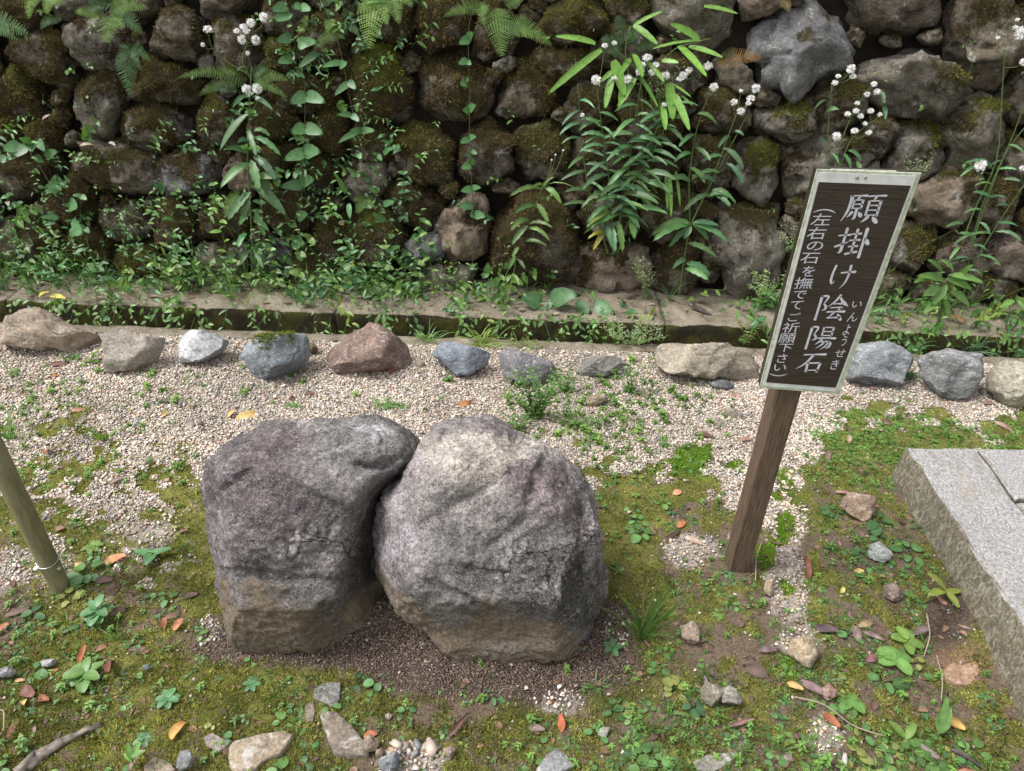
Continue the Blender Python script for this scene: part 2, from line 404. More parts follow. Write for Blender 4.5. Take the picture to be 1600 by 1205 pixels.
def mat_granite():
    n = NT('granite'); pos = n.geo(); f = n.noise(n.vscale(pos, (1, .7, 1)), 190, 5, .8); g = n.noise(pos, 5, 6, .65); v = n.noise(pos, 420, 3, .7)
    up = n.n('SeparateXYZ'); n.set(up.inputs[0], n.geo('Normal'))
    top = n.mix(n.mr(f, .40, .62), (.16, .15, .14, 1), (.46, .455, .465, 1))
    top = n.mix(n.mr(v, .60, .68, 0, .8), top, (.08, .075, .07, 1))
    top = n.mix(n.mr(g, .56, .72, 0, .55), top, (.30, .23, .155, 1))
    k = n.noise(n.vscale(pos, (1, 2.0, 1.0)), 46, 8, .75, 1.2)
    s = n.mix(n.mr(k, .46, .66), (.11, .10, .07, 1), (.42, .385, .31, 1))
    s = n.mix(n.mr(n.noise(pos, 13, 6, .7, .8), .48, .7, 0, .6), s, (.13, .085, .045, 1))
    s = n.mix(n.mr(v, .55, .7, 0, .4), s, (.34, .33, .3, 1))
    top = n.mix(n.math('MULTIPLY', n.mr(n.noise(pos, 11, 8, .75), .52, .66), .5), top, (.16, .145, .115, 1)); top = n.mix(n.mr(n.noise(n.vscale(pos, (2.5, 1, 1)), 60, 6, .8, .6), .54, .64, 0, .6), top, (.17, .16, .145, 1))
    c = n.mix(n.mr(up.outputs[2], .75, .45), top, s)
    nm = n.bump(f, .7, .004, n.bump(n.noise(pos, 25, 7, .7), .5, .012))
    return n.done(n.bsdf(c, .8, nm, .3))
M_granite = mat_granite()
def mat_wood(name, dark, light, axis=(28, 28, 1.6), rough=.65):
    n = NT(name); pos = n.n('TexCoord').outputs['Object']
    g = n.noise(n.vscale(pos, axis), 9, 8, .65, .4); f = n.noise(n.vscale(pos, (axis[0]*3, axis[1]*3, axis[2]*3)), 14, 4, .7)
    c = n.mix(n.mr(g, .35, .66), dark, light); c = n.mix(n.mr(f, .55, .7, 0, .6), c, tuple(x*.45 for x in dark[:3])+(1,))
    return n.done(n.bsdf(c, rough, n.bump(g, .5, .003, n.bump(f, .4, .001)), .3))
M_post = mat_wood('post_wood', (.060, .040, .029, 1), (.17, .115, .08, 1))
M_board = mat_wood('sign_wood', (.016, .012, .0095, 1), (.062, .047, .037, 1), (1.6, 20, 75), .28)
def mat_plain(name, c, rough=.5, metal=0., spec=.5, nz=40, amt=(.8, 1.15)):
    n = NT(name); pos = n.geo(); f = n.noise(pos, nz, 5, .6)
    return n.done(n.bsdf(n.mix(1.0, c, n.mr(f, .3, .7, *amt), 'MULTIPLY'), rough, n.bump(f, .1, .001), spec, metal))
M_white = mat_plain('sign_border', (.60, .62, .63, 1), .35)
M_film = mat_plain('sign_film', (.46, .50, .40, 1), .25, nz=90, amt=(.6, 1.25))
M_letter = mat_plain('sign_letter', (.52, .53, .60, 1), .4)
M_steel = mat_plain('steel', (.55, .54, .52, 1), .35, 1.0)
M_dark = mat_plain('wall_core', (.02, .016, .012, 1), .95, spec=.05)
def mat_pole():
    n = NT('weathered_pole'); pos = n.n('TexCoord').outputs['Object']
    g = n.noise(n.vscale(pos, (14, 14, 2.5)), 5, 8, .7, .3); f = n.noise(pos, 130, 5, .7)
    c = n.mix(n.mr(g, .35, .65), (.13, .125, .065, 1), (.25, .225, .13, 1)); c = n.mix(n.mr(f, .6, .72, 0, .6), c, (.07, .06, .035, 1))
    return n.done(n.bsdf(c, .6, n.bump(f, .3, .002), .35))
M_pole = mat_pole()

# ------------------------------------------------------------------ the lie of the land
SL = 0.0                                        # wall, ledge and kerb run along X
KY = P(637, 537)[1]                             # near edge of the drain
LZ = 0.035
LY = P(625, 492, LZ)[1]                         # front edge of the ledge
WY = P(800, 452, LZ)[1]                         # foot of the wall
BAT = 0.22                                      # batter
EX, EY = None, None
def masks(x, y):
    V = np.stack([x, y, np.zeros_like(x)], 1); px, py, Z = proj(V)
    bad = (y < .35); py = np.where(bad, 1400, py); px = np.where(bad, 800+x*500, px)
    q = np.stack([px/90, py/60, np.zeros_like(px)], 1)
    nz = fbm(q, 3, 5); nz2 = fbm(q*2.7, 3, 15)
    yb = np.interp(px, [-400, 0, 300, 500, 900, 960, 1060, 1150, 1250, 1290, 1400, 1600, 2000], [700, 705, 730, 745, 745, 735, 745, 790, 760, 672, 650, 640, 630])
    nz3 = fbm(np.stack([x*22, y*22, x*0], 1), 3, 25)
    g = sstep(48, -48, py-yb+nz*75+nz2*45+nz3*60)
    lft = sstep(420, 150, px)*sstep(560, 640, py)*sstep(1000, 880, py); g = np.clip(np.where(lft > .1, np.maximum(g*(1-.5*lft*(nz3 > .05)), lft*sstep(.02, .28, nz2+nz3*.8+.1*(py < 760))*.95), g), 0, 1)
    def E(cx, cy, rx, ry): return np.exp(-(((px-cx)/rx)**2+((py-cy)/ry)**2)**1.5)
    for e in ((1225, 850, 38, 110), (1232, 930, 36, 70), (1290, 1145, 34, 40), (55, 885, 90, 40), (210, 835, 70, 26), (200, 790, 60, 18), (645, 1190, 65, 35), (875, 1100, 45, 22),
              (1250, 1005, 40, 40), (960, 985, 30, 40), (1080, 860, 60, 30), (330, 985, 20, 30)):
        g = np.maximum(g, E(*e)*(.85+.5*nz2))
    viv = np.clip(1.5*E(1100, 722, 62, 27)+1.5*E(1213, 795, 32, 62)+1.2*E(1195, 868, 16, 22)+E(1232, 915, 14, 20)+.8*E(1235, 1040, 16, 25), 0, 1)*sstep(-.35, .0, nz2+nz3*.9)
    g = g*(1-viv)
    # left third of the gravel is thin
    g = g*(1-.35*sstep(330, 80, px)*(nz > -.1))
    moss = .66+.40*nz+.3*nz2+.35*nz3
    moss = moss-.30*sstep(930, 1150, px)*sstep(700, 800, py)
    moss = moss+.5*E(200, 790, 160, 60)+.5*E(120, 740, 90, 40)+.9*E(1100, 725, 60, 30)+.9*E(1215, 790, 35, 60)+.5*E(60, 550, 80, 30)+.3*E(350, 1050, 300, 60)
    moss = np.maximum(moss, viv); moss = moss+.25*sstep(930, 1150, px)*sstep(700, 800, py)*(nz3 > .02)
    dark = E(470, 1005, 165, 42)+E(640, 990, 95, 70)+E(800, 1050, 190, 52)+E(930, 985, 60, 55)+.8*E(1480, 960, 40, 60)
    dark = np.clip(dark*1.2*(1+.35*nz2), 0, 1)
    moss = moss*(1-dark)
    clay = np.clip(E(1510, 1030, 45, 28)*1.2*(1+.5*nz2), 0, 1)
    wild = .27+.6*sstep(930, 1000, px)*sstep(690, 800, py)+.55*sstep(320, 160, px)*sstep(790, 860, py)*sstep(1120, 1060, py)+.25*sstep(300, 60, px)*sstep(640, 560, py-60)
    wild = wild+.9*sstep(1260, 1310, px)*sstep(640, 668, py)*sstep(760, 700, py)+.25*sstep(1020, 1200, py)*sstep(700, 950, px)
    wild = wild*(1-dark)*(1+.5*nz2)
    bright = sstep(1260, 1310, px)*sstep(640, 665, py)*sstep(790, 715, py)+.5*sstep(350, 100, px)*sstep(900, 700, py)
    return dict(g=np.clip(g, 0, 1), moss=np.clip(moss, 0, 1), dark=dark, clay=clay, wild=np.clip(wild, 0, 1), bright=np.clip(bright, 0, 1), viv=viv, px=px, py=py)
MOUND = [(*P(450, 1000)[:2], .12, .022), (*P(590, 985)[:2], .10, .030), (*P(700, 1040)[:2], .10, .030), (*P(800, 1050)[:2], .12, .030), (*P(900, 1030)[:2], .10, .028), (*P(640, 960)[:2], .10, .03)]
def gz(x, y):
    x = np.atleast_1d(np.asarray(x, float)); y = np.atleast_1d(np.asarray(y, float))
    p = np.stack([x, y, np.zeros_like(x)], 1)
    h = .016*fbm(p*2.2, 3, 3)+.006*fbm(p*14, 3, 8)+.0025*fbm(p*60, 2, 9)
    h = h*sstep(KY+.02, KY-.12, y)
    for mx, my, mr_, mh in MOUND: h = h+mh*np.exp(-(((x-mx)**2+(y-my)**2)/mr_**2)**1.3)*(1+.5*fbm(p*18, 3, 12))
    h = h-.055*sstep(1.30, .85, y)*sstep(.7, 1.05, x)      # falls away beside the platform
    return h
def G(px, py, dz=0.0):
    p = P(px, py); p[2] = gz(p[0], p[1])[0]+dz; return p
def trench(y): return -.30*sstep(KY+.055, KY+.06, y)*sstep(LY+.055, LY+.05, y)

def build_ground():
    xs = np.concatenate([-np.geomspace(30, 2.3, 14)[:-1], np.arange(-2.3, 2.3, .0095), np.geomspace(2.3, 30, 14)])
    ys = np.concatenate([-np.geomspace(20, .1, 12), np.linspace(.0, .45, 8), np.arange(.47, KY+.03, .0085), [KY+.050, KY+.058, LY+.0, LY+.05, LY+.06, WY+.05, WY+.35, WY+.62, WY+.65], np.geomspace(WY+.7, 25, 10)])
    X, Y = np.meshgrid(xs, ys); x, y = X.ravel(), Y.ravel()
    mk = masks(x, y)
    z = gz(x, y)+trench(y)
    p = np.stack([x, y, np.zeros_like(x)], 1)
    z = z+.006*mk['moss']*(fbm(p*35, 3, 21))*(mk['dark'] < .5)*(y < KY)+.004*np.abs(fbm(p*70, 2, 22))*(y < KY)
    z = np.where(y > WY+.66, 1.95+.15*fbm(p*1.2, 3, 4), z)
    nx, ny = len(xs), len(ys)
    i = np.arange(nx*ny).reshape(ny, nx)
    a, b, c, d = i[:-1, :-1].ravel(), i[:-1, 1:].ravel(), i[1:, 1:].ravel(), i[1:, :-1].ravel()
    T = np.concatenate([np.stack([a, b, c], 1), np.stack([a, c, d], 1)])
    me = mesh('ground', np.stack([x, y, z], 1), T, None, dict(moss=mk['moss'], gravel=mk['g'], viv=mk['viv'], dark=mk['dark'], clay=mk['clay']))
    o = link('ground', me, M_ground); tag(o, kind='structure', label='mossy garden ground with gravel and bare soil')
build_ground()

# ledge and kerb of the drain (the setting's masonry)
def slabstrip(name, y0, y1, z0, z1, label, cat, seg=.9, rough=.008):
    t = thing(name, (0, (y0+y1)/2, z0), label, cat)
    x = -3.6; k = 0
    while x < 3.6:
        L = seg*random.uniform(.9, 1.1); x1 = min(x+L, 3.65)
        nx, n1, n2 = max(4, int((x1-x-.006)/.02)), max(3, int((y1-y0)/.02)), max(4, int((z1-z0)/.03))
        us = np.linspace(x+.002, x1-.002, nx)
        # profile around: front bottom -> front top -> back top -> back bottom
        prof = [(y0, z0+(z1-.006-z0)*i/n2) for i in range(n2+1)]+[(y0+.003, z1-.001)]+[(y0+.008+(y1-y0-.008)*i/n1, z1) for i in range(n1+1)]+[(y1, z0)]
        V = np.array([[u, a, b] for u in us for a, b in prof]); m_ = len(prof)
        nzv = fbm(V*9, 4, 31)*rough+fbm(V*40, 3, 33)*rough*.5
        V[:, 2] += nzv*(V[:, 2] > z1-.02); V[:, 1] += nzv*1.3*(V[:, 1] < y0+.01)*(V[:, 2] > z0+.01)
        T = []
        for i in range(nx-1):
            for j in range(m_-1):
                a = i*m_+j; T += [[a, a+m_, a+m_+1], [a, a+m_+1, a+1]]
        for e, fl in ((0, 0), ((nx-1)*m_, 1)):
            for j in range(1, m_-1):
                T.append([e, e+j, e+j+1] if not fl else [e, e+j+1, e+j])
        me = mesh('concrete_block', V-np.array([0, (y0+y1)/2, z0]), np.array(T)[:, ::-1] if False else T)
        link('concrete_block', me, M_conc, t); x = x1+.001; k += 1
    return t
slabstrip('drain_kerb', KY-.012, KY+.048, -.30, .006, 'low worn concrete kerb along the gravel side of the drain', 'kerb')
slabstrip('drain_ledge', LY, WY+.20, -.30, LZ, 'wide mossy concrete ledge of the drain at the foot of the stone wall', 'ledge', 1.5, .006)

# ------------------------------------------------------------------ the dry stone wall
WN = nrm([0, -1, BAT]); WU = np.array([1., 0, 0]); WV = nrm(np.cross(WU, -WN)*-1); WV = np.array([0, BAT, 1.])/math.hypot(BAT, 1)
W0 = np.array([0, WY, LZ])
def Wp(px, py, off=0.0):
    d = ray(px, py); n_ = WN; t = ((W0+n_*off-CAM)@n_)/(d@n_); return CAM+d*t
def wuv(p): return np.array([(p-W0)@WU, (p-W0)@WV])
# cx cy rx ry angle moss green  (r g b)
BR, GY, PK, BL, DK = (.140, .116, .084), (.195, .176, .143), (.235, .182, .138), (.17, .172, .17), (.105, .086, .058)
S = [(30,25,55,38,10,.8,.2,BR),(75,92,62,44,50,.7,.2,BR),(140,68,66,44,22,.35,0,GY),(275,62,54,46,20,.5,.1,BR),(375,75,46,60,0,.6,.3,BR),(345,-2,75,26,8,.4,0,BR),(205,0,55,26,0,.4,0,BR),
 (110,5,45,30,0,.4,.3,GY),(30,155,52,52,30,.95,.3,DK),(142,158,44,64,15,.55,.2,GY),(250,128,72,42,5,.9,.2,DK),(240,195,64,44,10,.8,.05,GY),(338,188,42,44,0,.8,.4,BR),(88,188,16,22,20,.6,.2,DK),
 (8,200,30,28,0,1,.5,DK),(62,208,38,28,10,.95,.5,DK),(182,272,80,42,20,.6,.2,BR),(292,262,50,44,0,.65,.05,BL),(32,268,50,42,10,.9,.1,DK),(112,312,48,40,25,.9,.1,DK),(200,348,46,36,10,.7,.1,BR),
 (275,348,46,40,0,.85,.3,BR),(6,386,36,44,0,.2,0,PK),(66,375,42,42,0,.9,.1,DK),(135,385,44,36,0,.9,.1,DK),(235,412,58,28,5,.9,.5,DK),(345,345,42,44,0,.8,.2,BR),(378,272,38,42,0,.5,.1,PK),(350,402,44,30,-10,.3,0,GY),
 (60,435,70,26,0,.8,.2,DK),(160,440,60,24,0,.7,.2,BR),(432,95,46,46,0,.8,.5,BR),(440,28,62,36,0,.7,.2,BR),(505,60,48,50,0,.8,.2,DK),(470,148,58,44,0,.9,.2,DK),(425,190,50,40,10,.9,.2,DK),(505,210,38,48,0,.9,.2,DK),
 (592,135,54,66,0,.9,.65,BR),(600,30,52,42,0,.8,.2,BR),(688,38,56,52,0,.75,.25,BR),(772,50,42,54,0,.7,.1,BR),(706,140,66,62,0,.72,.12,BR),(664,242,52,58,0,.95,.35,BR),(578,225,42,36,0,.9,.2,BR),(562,282,50,38,-30,.5,.1,GY),
 (827,142,60,50,0,.8,.2,BR),(760,236,48,50,0,.65,.1,BR),(847,236,46,48,0,.75,.3,GY),(432,245,46,38,0,.8,.1,BR),(490,262,42,46,0,.8,.3,DK),(445,320,50,42,0,.9,.2,DK),(648,320,54,44,25,.92,.1,BR),(582,370,46,56,0,.85,.5,BR),
 (722,360,42,66,5,.22,0,PK),(836,368,74,82,0,.95,.05,DK),(668,388,36,24,0,.1,0,BL),(700,432,70,24,0,.3,0,GY),(518,378,36,46,0,.85,.3,DK),(480,420,56,34,0,.6,.1,BR),(420,408,50,28,10,.15,0,BL),(575,440,60,24,0,.8,.3,DK),
 (895,40,62,38,0,.9,.45,BR),(880,100,56,36,10,.75,.2,BR),(1082,24,84,50,-5,.12,0,GY),(988,14,34,34,0,.85,.6,BR),(975,75,50,44,0,.7,.1,DK),(918,170,40,46,0,.6,.1,BR),(1050,120,52,42,0,.6,.1,BR),(1240,78,106,72,-12,.15,.05,BL),
 (1192,5,50,24,-20,.2,0,PK),(1158,118,36,44,0,.3,.05,BR),(1236,190,50,40,-10,.6,.65,GY),(1130,175,46,44,0,.7,.3,DK),(1112,248,46,46,0,.7,.1,BR),(1190,268,40,60,0,.5,.5,GY),(1276,266,66,60,-20,.35,.1,GY),(1172,385,64,78,0,.4,.15,GY),
 (1310,160,54,52,0,.7,.5,BR),(1440,128,100,62,14,.38,.65,GY),(1395,12,112,44,5,.3,.05,BR),(1545,62,84,80,30,.32,.15,BR),(1444,232,50,62,0,.45,.55,GY),(1528,205,66,62,10,.4,.55,GY),(1378,208,30,36,0,.5,.1,DK),
 (1480,312,66,50,5,.3,.3,PK),(1560,320,38,44,0,.5,.2,BR),(1595,250,32,52,0,.6,.4,BR),(1605,150,36,50,0,.4,.2,BR),(1590,402,46,46,0,.15,0,PK),(1420,390,54,48,0,.6,.5,GY),(1505,400,48,46,0,.4,.2,PK),(1545,452,64,26,0,.7,.3,BR),
 (1385,445,50,28,0,.6,.2,BR),(1345,310,46,50,0,.4,.2,GY),(1320,400,50,60,0,.4,.2,GY),(950,345,50,44,0,.6,.4,GY),(960,418,78,44,-15,.45,.05,PK),(1045,335,50,48,0,.6,.2,BR),(1060,412,44,50,0,.7,.1,DK),(945,240,56,48,0,.7,.2,BR),
 (1015,200,50,48,0,.7,.2,DK),(1030,268,50,34,0,.7,.1,DK),(895,300,30,34,0,.6,.1,DK),(1250,430,50,34,0,.6,.3,BR),(1460,455,50,20,0,.7,.3,BR)]
# courses outside the frame
for i in range(22):
    S.append((-120+i*92+random.uniform(-12, 12), -78+random.uniform(-8, 8), 54, 44, random.uniform(-20, 20), .5, .2, random.choice((BR, GY, DK))))
    S.append((-100+i*92+random.uniform(-12, 12), -172+random.uniform(-8, 8), 54, 46, random.uniform(-20, 20), .4, .2, random.choice((BR, GY, DK))))
for sx in (-1, 1):
    for k in range(6):
        for j in range(6):
            x = (-72-k*95) if sx < 0 else (1672+k*95)
            S.append((x+random.uniform(-10, 10), 20+j*84+random.uniform(-8, 8), 54, 46, random.uniform(-20, 20), .6, .2, random.choice((BR, GY, DK))))
WCEN = []
_c = [wuv(Wp(q[0], q[1])) for q in S]
def _md(x, y): return min(math.hypot((x-q[0])/q[2], (y-q[1])/q[3]) for q in S)
_r = random.Random(4); _n = 0
for _ in range(6000):            # small wedge stones where the big ones leave a hole
    x, y = _r.uniform(-60, 1660), _r.uniform(-20, 455)
    if _n < 70 and _md(x, y) > 1.02: S.append((x, y, _r.uniform(13, 24), _r.uniform(11, 19), _r.uniform(-30, 30), _r.uniform(.2, .9), .2, _r.choice((BR, DK, GY)))); _n += 1
def build_wall():
    wall = thing('stone_wall', W0, 'old dry stone retaining wall of rounded mossy boulders rising behind the drain', 'wall')
    # dark earth core behind the stones
    cb = MB(); n0 = W0-WN*.075
    A = np.array([n0+WU*u+WV*v+WN*0 for v in (-.3, 1.95) for u in (-3.6, 3.6)])
    B = A+np.array([0, .25, 0]); cb.add(np.concatenate([A, B]), [(0,1,3),(0,3,2),(4,7,5),(4,6,7),(0,5,1),(0,4,5),(2,3,7),(2,7,6),(0,2,6),(0,6,4),(1,5,7),(1,7,3)], (.02, .016, .012))
    cb.build('earth_core', M_dark, wall)
    C = []; E = []
    for s in S:
        c = wuv(Wp(s[0], s[1])); a = R(s[4]); e1 = wuv(Wp(s[0]+s[2]*math.cos(a), s[1]+s[2]*math.sin(a)))-c; e2 = wuv(Wp(s[0]-s[3]*math.sin(a), s[1]+s[3]*math.cos(a)))-c
        C.append(c); E.append(np.linalg.inv(np.stack([e1, e2], 1)))
    C = np.array(C); E = np.array(E)
    K = 64; ang = np.arange(K)/K*2*np.pi; dirs = np.stack([np.cos(ang), np.sin(ang)], 1)
    for i, s in enumerate(S):
        size = 1/np.sqrt(abs(np.linalg.det(E[i])))
        near = [j for j in range(len(S)) if j != i and np.linalg.norm(C[j]-C[i]) < .75]
        infr = -30 < s[1] and -80 < s[0] < 1680
        rs = np.linspace(.1, 1.42, 60)*size
        pts = C[i]+dirs[:, None]*rs[None, :, None]*1.0
        wob = .05*fbm(np.concatenate([pts.reshape(-1, 2)*9, np.full((pts.size//2, 1), i*1.7)], 1), 2, 44).reshape(pts.shape[:2])
        di = np.linalg.norm((pts-C[i])@E[i].T, axis=2)
        dj = np.min([np.linalg.norm((pts-C[j])@E[j].T, axis=2) for j in near], axis=0)
        ok = (di < dj-.012+wob*1.3) & (di < 1.30+wob)
        r = np.array([rs[max(0, (np.argmin(ok[k]) if not ok[k].all() else 60)-1)] for k in range(K)])*1.0
        for _ in range(1): r = (np.roll(r, 1)+2*r+np.roll(r, -1))/4
        sub = 4 if infr else 3
        V, T = ICO[sub]
        ph = np.arctan2(V[:, 1], V[:, 0]) % (2*np.pi); rho = np.hypot(V[:, 0], V[:, 1])
        rr = np.interp(ph, np.r_[ang, 2*np.pi], np.r_[r, r[0]])
        p_ = 2.5; sc_ = (rho**p_+np.abs(V[:, 2])**p_)**(-1/p_)
        D = size*random.uniform(.62, .85)
        a_ = V[:, 0]/(rho+1e-9)*rr*rho*sc_; b_ = V[:, 1]/(rho+1e-9)*rr*rho*sc_; c_ = V[:, 2]*sc_*D
        L = np.stack([a_, b_, c_], 1)
        rs_ = np.random.default_rng(i*13+5)
        for k in range(9):                       # broken faces
            nn = rs_.normal(0, 1, 3); nn[2] = abs(nn[2])*.9; nn = nn/np.linalg.norm(nn)
            sup = np.max(L@nn); dd = sup*rs_.uniform(.70, .93)
            ex = np.maximum(L@nn-dd, 0); L = L-nn[None]*ex[:, None]*.95
        o3 = np.array([i*3.1, i*1.7, i*.9]); q = L/size
        nd = L/(np.linalg.norm(L, axis=1)[:, None]+1e-9)
        h = .05*fbm(q*1.7+o3, 3, 50)+.19*facet(q*1.5+o3, i, 14)+.11*facet(q*4.2+o3, i+7, 14)+.03*ridged(q*6+o3, 3, 60)+.02*fbm(q*14+o3, 2, 70)
        upn0 = nd@np.array([0, WV[2], WN[2]]); mz = np.clip(s[5]*.95+.28*upn0+.85*fbm(q*2.2+o3, 4, 80)-.20, 0, 1)
        h = h*(1-.45*mz)+mz*(.05*np.abs(fbm(q*7+o3, 3, 81))+.03*fbm(q*18+o3, 2, 82))
        L = L+nd*(h*size)[:, None]
        off = rs_.uniform(-.025, .02)-D*.42
        cw = W0+WU*C[i][0]+WV*C[i][1]+WN*off
        Wd = L[:, :1]*WU+L[:, 1:2]*WV+L[:, 2:3]*WN
        # moss gathers on the upper faces
        upn = nd@np.array([0, WV[2], WN[2]])
        ms = s[5]*.95+.30*upn+.85*fbm(q*2.2+o3, 4, 80)-.20
        gr = np.clip(s[6]*1.35*(.20+.8*upn+.9*fbm(q*1.8+o3+9, 3, 90)), 0, 1)
        me = mesh('stone', Wd, T, None, dict(moss=np.clip(ms, 0, 1), green=gr))
        o = link('stone', me, M_wstone, wall, Vector(cw-W0))
        tint = rs_.uniform(.82, 1.2); o.color = (s[7][0]*tint, s[7][1]*tint, s[7][2]*tint*rs_.uniform(.94, 1.06), 1)
        WCEN.append((cw, Wd, T, np.clip(ms, 0, 1), gr, infr, size, cw))
build_wall()

def wall_moss():
    """short fuzz on the mossy faces of the stones, one object nobody could count"""
    Vs = []; Cs = []
    for cw, Wd, T, ms, gr, infr, size, _ in WCEN:
        if not infr: continue
        Q = Wd+cw; a, b, c = Q[T[:, 0]], Q[T[:, 1]], Q[T[:, 2]]
        cn = np.cross(b-a, c-a); ar = np.linalg.norm(cn, axis=1)/2; nn = cn/(2*ar[:, None]+1e-12)
        mm = ms[T].mean(1); gg = gr[T].mean(1); cen = (a+b+c)/3
        facing = ((CAM-cen)*nn).sum(1) > -.2
        wgt = ar*sstep(.42, .62, mm)*facing; tot = wgt.sum()
        n = int(tot*46000)
        if n < 5: continue
        f = rng.choice(len(T), n, p=wgt/tot); u = rng.random((n, 2)); fl = u.sum(1) > 1; u[fl] = 1-u[fl]
        p = a[f]+(b[f]-a[f])*u[:, :1]+(c[f]-a[f])*u[:, 1:]
        clump = fbm(p*30, 2, 97)
        d = nn[f]+rng.normal(0, .75, (n, 3))+np.array([0, 0, -.3]); d /= np.linalg.norm(d, axis=1)[:, None]
        L = rng.uniform(.007, .018, n)*(1+.6*clump); sidev = np.cross(d, rng.normal(0, 1, (n, 3))); sidev /= np.linalg.norm(sidev, axis=1)[:, None]
        wv = sidev*(.0012+.0010*rng.random((n, 1)))
        base = p-nn[f]*.002
        Vs.append(np.stack([base-wv, base+wv, base+d*L[:, None]], 1).reshape(-1, 3))
        g = gg[f]; v = rng.uniform(.35, 1.9, n)*(1+.7*clump)
        cb = np.stack([.112+.035*g, .082+.085*g, .040-.014*g], 1)*v[:, None]
        Cs.append(np.repeat(cb, 3, 0))
    V = np.concatenate(Vs); C = np.concatenate(Cs); T = np.arange(len(V)).reshape(-1, 3)
    o = link('moss', mesh('wall_moss', V, T, C), M_moss); tag(o, 'brown and olive moss furring the faces of the wall stones', 'moss', kind='stuff')
    print('wall moss', len(T))
wall_moss()

# ------------------------------------------------------------------ rocks traced at their own distance
def polar(poly):
    poly = np.asarray(poly, float); c = (poly.min(0)+poly.max(0))/2
    a = poly.mean(0); c = (c+a)/2
    Q = []
    for i in range(len(poly)):
        p, q = poly[i], poly[(i+1) % len(poly)]
        for t in np.linspace(0, 1, 14, endpoint=False): Q.append(p+(q-p)*t)
    Q = np.array(Q)-c; an = np.arctan2(-Q[:, 1], Q[:, 0]) % (2*np.pi); r = np.hypot(Q[:, 0], Q[:, 1])
    o = np.argsort(an); an, r = an[o], r[o]
    g = np.linspace(0, 2*np.pi, 181)[:-1]; rr = np.interp(g, np.r_[an[-1]-2*np.pi, an, an[0]+2*np.pi], np.r_[r[-1], r, r[0]])
    rr = (np.roll(rr, 1)+2*rr+np.roll(rr, -1))/4
    return c, g, rr
def rock_shape(poly, front, back, sub, Zc=None, pexp=2.5, seed=0, cuts=5, amp=(.05, .04, .02), cutr=(.78, .94), sink=.0):
    c, g, rr = polar(poly); by = max(p[1] for p in poly)
    if Zc is None:
        bx = [p[0] for p in poly if p[1] > by-8]; q = P(sum(bx)/len(bx), by+sink); Zc = (q-CAM)@fw
    cen = PZ(c[0], c[1], Zc); mpp = Zc/F
    V, T = ICO[sub]
    ph = np.arctan2(V[:, 1], V[:, 0]) % (2*np.pi); rho = np.hypot(V[:, 0], V[:, 1])
    r = np.interp(ph, np.r_[g, 2*np.pi], np.r_[rr, rr[0]])*mpp
    s_ = (rho**pexp+np.abs(V[:, 2])**pexp)**(-1/pexp)
    L = np.stack([V[:, 0]/(rho+1e-9)*r*rho*s_, V[:, 1]/(rho+1e-9)*r*rho*s_, V[:, 2]*s_*np.where(V[:, 2] > 0, front, back)], 1)
    size = rr.mean()*mpp; rs_ = np.random.default_rng(seed+100)
    for k in range(cuts):
        nn = rs_.normal(0, 1, 3); nn[2] = abs(nn[2])+.35; nn /= np.linalg.norm(nn)
        sup = np.max(L@nn); dd = sup*rs_.uniform(*cutr); ex = np.maximum(L@nn-dd, 0); L = L-nn[None]*ex[:, None]*.97
    q = L/size; o3 = np.array([seed*2.3, seed*.7, seed*1.1]); nd = L/(np.linalg.norm(L, axis=1)[:, None]+1e-9)
    h = amp[0]*fbm(q*1.6+o3, 3, 150)+amp[1]*2.2*facet(q*1.7+o3, seed, 14)+amp[1]*.9*facet(q*4.5+o3, seed+3)+amp[1]*.25*(ridged(q*6+o3, 4, 160)-.3)+amp[2]*fbm(q*16+o3, 3, 170)
    L = L+nd*(h*size)[:, None]
    Wd = L[:, :1]*cr+L[:, 1:2]*cu-L[:, 2:3]*fw
    return cen, Wd, T, size
def dents(cen, Wd, lst):
    px, py, Z = proj(Wd+cen)
    frontw = sstep(.02, -.02, (Wd@fw)-.03)
    for cx, cy, rx, ry, ang, dep, pw in lst:
        a = R(ang); dx, dy = px-cx, py-cy; u = (dx*math.cos(a)+dy*math.sin(a))/rx; v = (-dx*math.sin(a)+dy*math.cos(a))/ry
        Wd = Wd+fw[None]*(dep*np.exp(-((u*u+v*v)**pw))*frontw)[:, None]
    return Wd
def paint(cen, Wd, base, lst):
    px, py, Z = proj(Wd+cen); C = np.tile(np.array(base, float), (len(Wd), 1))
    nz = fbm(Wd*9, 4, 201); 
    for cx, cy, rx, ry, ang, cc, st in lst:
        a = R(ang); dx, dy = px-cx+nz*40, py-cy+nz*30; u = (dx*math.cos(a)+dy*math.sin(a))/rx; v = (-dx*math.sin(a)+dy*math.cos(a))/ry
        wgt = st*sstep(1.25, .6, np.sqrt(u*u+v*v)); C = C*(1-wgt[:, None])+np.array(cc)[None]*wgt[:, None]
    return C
LEFTB = [(301,763),(309,750),(326,731),(349,702),(375,683),(406,666),(421,660),(444,663),(459,657),(494,658),(547,656),(582,654),(608,662),(631,680),(645,700),(648,718),(638,738),(622,765),(615,810),(612,870),(610,935),(600,975),(570,998),(528,1010),(494,1016),(452,1018),(406,1014),(375,1002),(356,985),(346,950),(333,903),(326,864),(316,834),(305,811)]
RIGHTB = [(581,865),(583,832),(597,794),(610,765),(635,728),(651,699),(672,674),(701,659),(734,655),(763,649),(792,664),(809,678),(842,691),(875,713),(900,740),(921,769),(927,798),(934,836),(936,873),(946,902),(951,932),(946,960),(930,990),(910,1008),(885,1018),(851,1022),(809,1021),(768,1023),(734,1029),(708,1022),(680,994),(650,964),(617,934),(594,902)]
